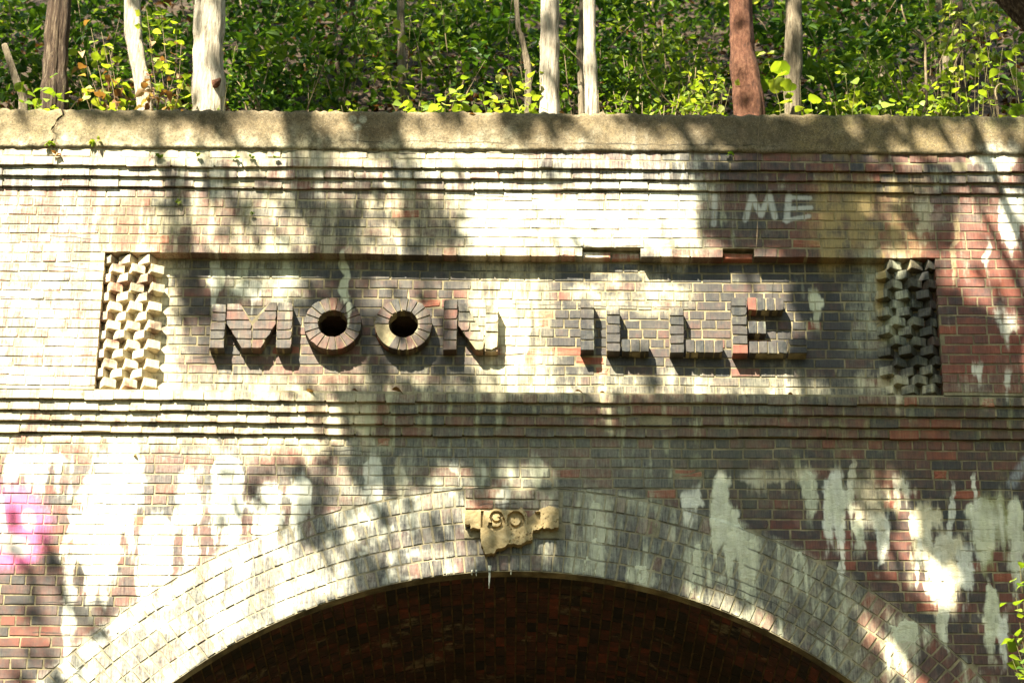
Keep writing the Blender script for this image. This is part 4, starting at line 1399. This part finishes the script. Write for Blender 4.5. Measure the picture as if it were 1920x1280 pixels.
tree([(1486, 205), (1487, 110), (1488, 0)], [17*pm, 18*pm, 18*pm], 1.0, MBARK_GREY, 'grey trunk behind large round vine leaves', 500, 12, .05)
tree([(630, 130), (645, 80), (662, 0)], [8*pm, 7*pm, 6*pm], 4.0, MBARK_DARK, 'dark thin leaning trunk deep in the shaded undergrowth', 200, 8)
tree([(1650, 90), (1640, 40), (1638, 0)], [8*pm, 8*pm, 8*pm], 4.5, MBARK_GREY, 'thin pale trunk far back left of a bent twig', 200, 8)
tree([(1684, 80), (1680, 40), (1677, 0)], [6*pm, 5.5*pm, 5*pm], 5.0, MBARK_PALE, 'thinnest pale stem far back on the slope', 200, 7)
tree([(1772, 85), (1764, 40), (1760, 0)], [10*pm, 9*pm, 8*pm], 5.0, MBARK_GREY, 'spotted pale trunk far back under bright leaves', 200, 8)
tree([(1796, 90), (1798, 40), (1795, 0)], [15*pm, 14*pm, 13*pm], 4.5, MBARK_DARK, 'mossy dark trunk far back behind bright sapling leaves', 300, 10)
# a bark scar on the thick pale trunk
tk = [o for o in bpy.data.objects if o.get('label', '').startswith('thickest')][0]
sp = at(404, 157, .7 - 31 * pm)
scv, scq, sct = tube_arrays([sp + np.array([-.02, .03, -.04]), sp + np.array([.0, -.012, .0]), sp + np.array([.03, .02, .05])], [.012, .034, .014], 8, .2)
link('bark_scar', mesh_np('bark_scar', scv, [scq, sct], True), tk, MBARK_RED)

# ------------------------------------------------------------------ undergrowth
def hill_points(n, y0, y1, h0, h1, clump=0.35, seed=1, x0=-7, x1=7):
    r = np.random.default_rng(seed)
    out = []
    while len(out) < n:
        y = y0 + (y1 - y0) * r.random() ** 1.1
        x = r.uniform(x0, x1) * (1 + y * .05)
        c = math.sin(x * 1.9 + y * .8 + seed) * math.sin(y * 1.6 - x * .7 + seed * 2) + .5 * math.sin(x * 4.3 + seed) * math.sin(y * 3.9)
        if c + r.uniform(-.5, .5) < clump - .35: continue
        out.append((x, y, hz(x, y) + h0 + (h1 - h0) * r.random() ** 1.5))
    return np.array(out)
lit = hill_points(16000, .8, 14, 0.0, .07, -.4, 2)
tag(leaf_cloud('leaf_litter', lit, rng.uniform(.05, .10, len(lit)), rng.uniform(0, 1, len(lit)) ** 1.3, MLITTER, .6, .6), kind='stuff')
def sprays(centres, per, length, size, seed):
    r = np.random.default_rng(seed)
    PP, SS, TT = [], [], []
    for c in centres:
        a = r.uniform(0, 2 * math.pi)
        d = np.array([math.cos(a), math.sin(a), r.uniform(-.15, .35)])
        side = np.array([-d[1], d[0], 0])
        tone = r.normal(.24, .28)
        L = length * r.uniform(.5, 1.2)
        n = int(per * r.uniform(.6, 1.3))
        f = np.linspace(-.5, .5, n)
        p = c + d * (f * L)[:, None] + side * ((np.arange(n) % 2 - .5) * .13 * r.uniform(.7, 1.2, n))[:, None]
        p[:, 2] += r.normal(0, .022, n) - .12 * f * f
        PP.append(p); SS.append(size * r.uniform(.7, 1.25) * r.uniform(.8, 1.2, n)); TT.append(tone + r.normal(0, .07, n))
    return np.vstack(PP), np.concatenate(SS), np.clip(np.concatenate(TT), 0, 1)
for nm, nn_, y0_, y1_, h1_, sz_, sd_ in (('undergrowth', 2600, 1.2, 12, 1.5, .095, 5), ('underbrush', 900, 1.2, 9, 1.1, .055, 6)):
    ug, us, ut = sprays(hill_points(nn_, y0_, y1_, .05, h1_, .70, sd_), 13, .6, sz_, sd_)
    tag(leaf_cloud(nm, ug, us, ut, MLEAF, .55, .56), kind='stuff')
gc = hill_points(4500, .5, 3.0, .0, .22, .05, 9)
tag(leaf_cloud('ground_cover', gc, rng.uniform(.03, .06, len(gc)), np.clip(rng.normal(.42, .24, len(gc)), 0, 1), MLEAF, .5, .6), kind='stuff')

bw = []
for c in hill_points(150, 1.2, 11, .0, .05, -.2, 11):
    L = rng.uniform(.5, 1.5)
    d = np.array([rng.normal(0, .35), rng.normal(-.1, .2), 1.0]); d /= np.linalg.norm(d)
    k = rng.normal(0, .12, 3)
    bw.append((smooth_path([c, c + d * L * .5 + k, c + d * L + k * 1.5 + np.array([rng.normal(0, .15), 0, 0])], 7), np.linspace(rng.uniform(.005, .014), .002, 7), dict(n=5)))
tag(link('brushwood', tubes_mesh('brushwood', bw), None, MTWIG), kind='stuff')

# shrubs on the slope: each a thing of stems and foliage
def shrub(px, py, Y, w_, h_, n, label, tone=.45, leaf=.07, mat=MLEAF, group='shrubs on the slope behind the coping'):
    c = at(px, py, Y)
    t = tag(empty('shrub', (0, 0, 0)), label, 'shrub', group)
    z0 = hz(c[0], Y)
    stems, pts = [], []
    ns = 6
    for k in range(ns):
        tip = c + np.array([rng.uniform(-w_, w_), rng.uniform(-w_, w_) * .6, rng.uniform(0, h_)])
        base = np.array([c[0] + rng.uniform(-.1, .1), Y + rng.uniform(-.1, .1), min(z0, c[2] - h_ * .5) - .05])
        p = smooth_path([base, (base + tip) / 2 + rng.uniform(-.06, .06, 3), tip], 7)
        stems.append((p, np.linspace(.007, .002, 7), dict(n=5)))
        m_ = n // ns
        f = rng.uniform(.35, 1.0, m_)
        pts.append(p[(f * 6).astype(int)] + rng.standard_normal((m_, 3)) * np.array([w_ * .30, w_ * .25, h_ * .16]))
    link('stem', tubes_mesh('stem', stems), t, MTWIG)
    pts = np.vstack(pts)
    leaf_cloud('foliage', pts, rng.uniform(.6, 1.45, len(pts)) * leaf * 1.15, np.clip(rng.normal(tone, .15, len(pts)), 0, 1), mat, .5, .62, t)
    return t
shrub(560, 110, 2.6, .55, .5, 380, 'broad dark green shrub between the thick pale trunk and the thin brown trunk', .25)
shrub(470, 40, 3.2, .45, .4, 260, 'dark shrub high on the slope right of the thick pale trunk', .22)
shrub(650, 30, 2.4, .35, .3, 200, 'mid green shrub at the top edge left of the thin brown trunk', .5)
shrub(860, 60, 3.2, .5, .4, 260, 'loose green shrub high on the slope between the thin brown and white trunks', .45)
shrub(1080, 120, 1.7, .22, .35, 220, 'blue green vine leaves massed behind the pale furrowed trunk', .30, .06)
shrub(1190, 140, 1.6, .30, .30, 220, 'pale green rounded shrub right of the pale furrowed trunk', .45, .06)
shrub(1260, 50, 3.0, .50, .4, 280, 'airy yellow green shrub left of the reddish trunk', .62)
shrub(1320, 160, 1.3, .28, .22, 200, 'low yellow green shrub at the foot of the reddish trunk', .75, .05)
shrub(1580, 60, 3.0, .50, .35, 260, 'bright leafy shrub right of the grey trunk', .65)
shrub(1700, 110, 2.6, .45, .3, 200, 'sparse yellow green shrub among pale twigs', .68)
shrub(1860, 30, 2.2, .25, .25, 160, 'brightest lime green shrub below the dark leaning trunk', .85, .07)
shrub(1760, 10, 3.0, .30, .25, 140, 'lime green shrub left of the dark leaning trunk', .8)
shrub(60, 60, 2.2, .4, .4, 220, 'deep green shrub behind the broken stub', .2)
shrub(185, 70, 2.0, .35, .4, 200, 'dark green shrub between the shaggy dark and the leaning pale trunks', .25)
shrub(1160, 190, .8, .25, .10, 120, 'low ground ivy on the coping edge right of the pale furrowed trunk', .6, .045)
shrub(1250, 195, .7, .30, .10, 150, 'low pale ground leaves on the coping edge left of the reddish trunk', .7, .045)
shrub(540, 160, 1.4, .45, .15, 200, 'low dark ground leaves behind the coping right of the thick pale trunk', .22, .05)

# ------------------------------------------------------------------ saplings with single leaves
def leaf_mesh(kind, seed):
    r = random.Random(seed)
    n = 6
    prof = {'ovate': [0, .30, .40, .36, .24, .10, 0], 'round': [0, .42, .52, .50, .40, .2, 0], 'curl': [0, .24, .30, .28, .2, .08, 0]}[kind]
    V = []
    for i in range(n + 1):
        f = i / n
        x = f
        dz = {'ovate': -.16, 'round': -.10, 'curl': -.55}[kind] * f * f + .03 * r.uniform(-1, 1)
        V.append((x, 0, dz))
        wv = prof[i]
        V.append((x - .03, wv * r.uniform(.88, 1.08), dz + wv * (.22 if kind != 'curl' else .7)))
        V.append((x - .03, -wv * r.uniform(.88, 1.08), dz + wv * (.22 if kind != 'curl' else .55)))
    Q = []
    for i in range(n):
        a, b = 3 * i, 3 * i + 3
        Q += [(a, b, b + 1, a + 1), (a, a + 2, b + 2, b)]
    return mesh_np('leaf', V, [Q], True)
LEAFS = {}
for kd in ('ovate', 'round', 'curl'):
    for mt, mm in (('g', MLEAF), ('w', MWILT)):
        L = [leaf_mesh(kd, i) for i in range(4)]
        for m_ in L: m_.materials.append(mm)
        LEAFS[kd + mt] = L

def put_leaf(parent, p, direction, size, tone, key):
    o = bpy.data.objects.new('leaf', random.choice(LEAFS[key]))
    d = Vector(direction).normalized()
    q = d.to_track_quat('X', 'Z')
    o.rotation_mode = 'QUATERNION'
    o.rotation_quaternion = q @ Euler((random.gauss(0, .5), random.gauss(.15, .35), 0)).to_quaternion()
    o.location = p
    o.scale = (size, size, size)
    o['tone'] = float(cl(tone))
    col.objects.link(o)
    o.parent = parent
    return o

def sapling(base, Y, tips, leaves, size, tone, label, key='ovateg', wilt=0.0, name='sapling', spread=.05, stem_r=.0035, group='leafy saplings along the coping', depth=.18, z_base=None, cat='sapling'):
    """base pixel, list of tip pixels; LEAVES per stem hang along its outer part"""
    t = tag(empty(name, (0, 0, 0)), label, cat, group)
    b0 = at(base[0], base[1], Y)
    if z_base is None: b0[2] = hz(b0[0], Y) - .03
    stems = []
    for tp in tips:
        tip = at(tp[0], tp[1], Y + random.uniform(-depth, depth))
        mid = (b0 + tip) / 2 + np.array([random.uniform(-.05, .05), random.uniform(-.04, .04), random.uniform(.0, .06)])
        p = smooth_path([b0, mid, tip], 9)
        stems.append((p, np.linspace(stem_r, stem_r * .35, 9), dict(n=5)))
        for k in range(int(leaves * 1.7 + .5)):
            f = random.uniform(.42, 1.0) if k else 1.0
            q = p[int(f * 8)] + np.array([random.gauss(0, spread), random.gauss(0, spread), random.gauss(0, spread * .6)])
            a = random.uniform(0, 2 * math.pi)
            d = (math.cos(a), math.sin(a) * .8 - .25, random.uniform(-.35, .25))
            w_ = random.random() < wilt
            put_leaf(t, q, d, size * random.uniform(.65, 1.25), random.uniform(0, 1) if w_ else random.gauss(tone, .12), ('curlw' if random.random() < .7 else 'ovatew') if w_ else key)
    link('stem', tubes_mesh('stem', stems), t, MSTEM if wilt < .2 else MTWIG)
    return t
G2 = 'leafy saplings along the coping'
sapling((92, 205), .5, [(60, 165), (40, 160), (100, 165), (120, 160), (92, 150), (80, 195)], 4, .085, .62, 'small bright green sapling at the foot of the shaggy dark trunk')
sapling((240, 205), .75, [(170, 50), (190, 60), (150, 90), (205, 95), (140, 110), (220, 130), (165, 125)], 7, .085, .86, 'yellowing sapling with curled brown leaves right of the shaggy dark trunk', wilt=.28)
sapling((325, 206), .75, [(275, 20), (300, 5), (330, 45), (280, 80), (340, 80), (300, 110)], 6, .08, .88, 'tall yellow sapling between the leaning and the thick pale trunks', wilt=.2)
sapling((300, 206), .62, [(280, 140), (300, 150), (330, 130), (345, 150), (290, 175), (320, 180)], 6, .085, .8, 'heap of wilted brown sapling leaves at the foot of the thick pale trunk', wilt=.75)
sapling((215, 206), .8, [(150, 150), (180, 160), (230, 165), (200, 140), (250, 150)], 5, .075, .75, 'low yellow green sapling left of the leaning pale trunk', wilt=.25)
sapling((425, 206), .62, [(420, 80), (440, 95)], 4, .05, .95, 'thin curled yellow sprig clinging to the thick pale trunk', key='curlg')
sapling((770, 206), .5, [(735, 195), (765, 180), (785, 175), (760, 198), (790, 195)], 5, .085, .78, 'bright low sapling in front of the thin brown trunk')
sapling((840, 206), .5, [(815, 185), (835, 170), (860, 165), (880, 160), (850, 195), (830, 200)], 6, .085, .75, 'broad bright sapling midway between the thin brown and white trunks')
sapling((905, 208), .5, [(890, 190), (905, 175), (925, 188), (915, 200)], 5, .08, .78, 'small bright sapling on the coping left of the yellow bush')
sapling((985, 208), .55, [(930, 140), (950, 130), (975, 125), (1000, 140), (960, 165), (990, 170), (940, 160)], 7, .075, .82, 'yellow green bushy sapling beside the crooked sapling trunk')
sapling((750, 150), 1.9, [(650, 12), (690, 22), (730, 15), (770, 30), (800, 12), (710, 40)], 7, .085, .74, 'bright leafy sapling spreading at the top around the thin brown trunk')
sapling((1475, 212), .6, [(1440, 115), (1465, 125), (1485, 145), (1455, 150), (1500, 150), (1490, 190)], 2, .11, .70, 'vine with large round sunlit leaves below the grey trunk', key='roundg', cat='vine', name='vine')
sapling((1510, 213), .45, [(1505, 195), (1520, 190)], 2, .10, .85, 'two big round sunlit leaves on the coping right of the grey trunk', key='roundg', cat='vine', name='vine')
sapling((1330, 212), .7, [(1290, 170), (1310, 150), (1345, 155), (1370, 160), (1300, 190), (1350, 190)], 5, .065, .75, 'yellow green sapling left of the foot of the reddish trunk')
sapling((1600, 214), .9, [(1585, 140), (1605, 150), (1615, 170), (1590, 185)], 4, .075, .8, 'bright sapling midway right of the grey trunk')
sapling((1545, 213), .55, [(1530, 190), (1550, 195), (1565, 190)], 4, .06, .78, 'short yellow green sapling on the coping beside the big round leaves')
sapling((1640, 215), .45, [(1625, 195), (1645, 200), (1660, 200)], 3, .09, .55, 'pale heart leaved sprout on the mossy part of the coping', key='roundg')
sapling((1770, 216), .8, [(1745, 150), (1770, 130), (1790, 120), (1765, 170), (1800, 160), (1750, 190), (1785, 190)], 6, .075, .72, 'tall bright sapling right of the pale twigs')
sapling((1830, 216), .9, [(1800, 30), (1840, 20), (1860, 60), (1880, 90), (1830, 110)], 6, .08, .75, 'slender bright sapling under the dark leaning trunk')
sapling((1690, 216), .5, [(1670, 205), (1700, 200), (1720, 195), (1740, 205)], 5, .055, .8, 'yellow ground sprouts along the mossy coping')
sapling((1905, 214), .25, [(1880, 225), (1900, 222), (1915, 228), (1868, 235)], 2, .12, .6, 'large leaved sprig hanging over the right end of the coping', depth=.05)
sapling((1935, 216), .3, [(1890, 115), (1905, 100), (1915, 130), (1900, 200)], 4, .10, .5, 'big leaved sapling at the right end of the coping', depth=.1)
sapling((690, 206), .45, [(650, 200), (670, 202), (640, 198)], 4, .05, .8, 'tiny sprout on the coping left of the thin brown trunk')
# shrub at the lower right edge in front of the wall
fb = at(1990, 1300, -.7)
fs = sapling((1990, 1500), -.7, [(1912, 1060), (1905, 1120), (1900, 1190), (1915, 1150), (1898, 1235), (1905, 1260), (1925, 1240), (1930, 1100)], 6, .085, .62, 'leafy shrub reaching in at the lower right edge before the wall', name='shrub', z_base=1, cat='shrub', group='shrubs before the wall', depth=.12)

# bare twigs on the slope
def twig(pts, Y, r0, label, forks=()):
    t = tag(empty('dead_branch', (0, 0, 0)), label, 'branch', 'bare twigs on the slope')
    it = [(smooth_path([at(a, b, Y) for a, b in pts], 9), np.linspace(r0, r0 * .4, 9), dict(n=5, rough=.1))]
    link('stem', tubes_mesh('stem', it), t, MTWIG)
    for f in forks:
        link('fork', tubes_mesh('fork', [(smooth_path([at(a, b, Y) for a, b in f], 6), np.linspace(r0 * .6, r0 * .25, 6), dict(n=5))]), t, MTWIG)
twig([(1738, 200), (1735, 110), (1733, 75), (1700, 45), (1690, 10)], 2.2, .014, 'bent pale twig with a fork on the slope', [[(1733, 78), (1755, 60)], [(1735, 80), (1710, 60)]])
twig([(1690, 178), (1672, 150), (1655, 125)], 1.5, .008, 'thin tan twig below the bent pale twig')
twig([(1692, 180), (1690, 150), (1683, 115)], 1.5, .007, 'upright tan twig beside the thin one')
twig([(1730, 125), (1700, 110), (1670, 105), (1650, 98)], 2.6, .016, 'thick fallen branch lying across the slope')
twig([(1785, 140), (1800, 100), (1835, 65)], 2.2, .008, 'slanting pale twig left of the slender sapling', [[(1800, 100), (1792, 75)]])
twig([(1870, 190), (1866, 170), (1874, 158), (1885, 160)], 1.0, .008, 'hooked pale twig near the right end of the coping')
twig([(958, 118), (952, 102), (935, 98), (926, 108), (932, 116)], 1.4, .004, 'curled bare tendril left of the white trunk')
twig([(1140, 92), (1165, 65), (1185, 45)], 2.0, .006, 'thin slanting twig right of the pale furrowed trunk')
twig([(100, 125), (150, 165), (176, 200)], .9, .006, 'brown twig slanting down from the shaggy dark trunk')
twig([(1445, 70), (1430, 45), (1420, 35)], 1.6, .006, 'small pale twig between the reddish and grey trunks')
twig([(1425, 205), (1425, 210), (1420, 300), (1421, 400), (1418, 470)], -.19, .0035, 'thin root hanging down the wall below the grey trunk')

# ------------------------------------------------------------------ small plants, leaves and webs on the masonry
def tuft(px, py, Y, n, size, tone, label, key='ovateg', wilt=0):
    t = tag(empty('wall_plant', tuple(at(px, py, Y))), label, 'wall plant', 'small plants rooted in the joints')
    for k in range(n):
        a = random.uniform(0, 2 * math.pi)
        w_ = random.random() < wilt
        put_leaf(t, (random.gauss(0, size * .35), random.uniform(-.02, 0), random.gauss(0, size * .2)), (math.cos(a), -.55, random.uniform(-.5, .5)), size * random.uniform(.6, 1.1), random.gauss(tone, .1), 'curlw' if w_ else key)
Yt = -.165
tuft(92, 272, Yt, 8, .05, .6, 'fern tuft under the crack in the coping', wilt=.2)
tuft(112, 285, Yt, 3, .06, .3, 'rusty dead fern leaf hanging below the coping crack', 'curlg', 1)
tuft(175, 265, Yt, 8, .055, .9, 'yellowing fern tuft right of the coping crack', 'curlg', .3)
tuft(300, 294, -.158, 9, .035, .5, 'round green fern tuft on the cornice below the leaning pale trunk')
tuft(372, 291, -.158, 9, .035, .75, 'mossy yellow fern tuft on the cornice below the thick pale trunk')
tuft(442, 297, -.158, 7, .03, .5, 'left fern of the close pair on the cornice')
tuft(474, 296, -.158, 9, .032, .5, 'right fern of the close pair on the cornice')
tuft(516, 298, -.158, 8, .03, .6, 'fern on the cornice where the long crack starts')
tuft(334, 381, -.092, 9, .035, .85, 'yellow moss plant on the frieze under the cornice')
tuft(472, 401, -.092, 7, .028, .55, 'tiny green plant low on the frieze')
tuft(1368, 290, Yt, 7, .035, .4, 'small green plant under the coping below the reddish trunk')
def dead_leaf(px, py, Y, size, tone, label):
    o = link('dead_leaf', LEAFS['curlw'][random.randrange(4)])
    p = at(px, py, Y)
    o.location = p; o.scale = (size,) * 3
    o.rotation_euler = (random.uniform(-.4, .4), random.uniform(-.3, .3), random.uniform(-.6, .6))
    o['tone'] = tone
    tag(o, label, 'dead leaf', 'dead leaves lying on the sill and coping')
dead_leaf(575, 735, -.075, .075, .6, 'curled dead leaf on the sill under the first letter O')
dead_leaf(660, 731, -.07, .06, .3, 'small dead leaf on the sill between the two letters O')
dead_leaf(735, 731, -.075, .10, .45, 'long dead leaf on the sill under the broken letter O')
dead_leaf(838, 737, -.075, .07, .7, 'pale curled dead leaf on the sill under the letter N')
dead_leaf(1078, 733, -.07, .08, .25, 'dark dead leaf on the sill under the letter I')
dead_leaf(1125, 735, -.075, .06, .35, 'red brown dead leaf on the sill between the letters I and L')
dead_leaf(1310, 741, -.08, .13, .7, 'largest tan dead leaf on the sill under the letter E')
dead_leaf(1395, 744, -.08, .05, .5, 'little dead leaf on the sill under the foot of the E')
dead_leaf(1478, 737, -.075, .05, .4, 'rust dead leaf at the right end of the sunlit sill')
dead_leaf(1048, 211, -.10, .06, .55, 'orange dead leaf on the coping at the foot of the white trunk')
dead_leaf(880, 214, -.17, .07, .15, 'dark dead leaf hanging off the coping edge')
dead_leaf(1760, 217, -.12, .06, .5, 'rust dead leaf on the mossy coping')
dead_leaf(248, 850, -.01, .05, .8, 'orange dead leaf stuck to the wall below the string course')
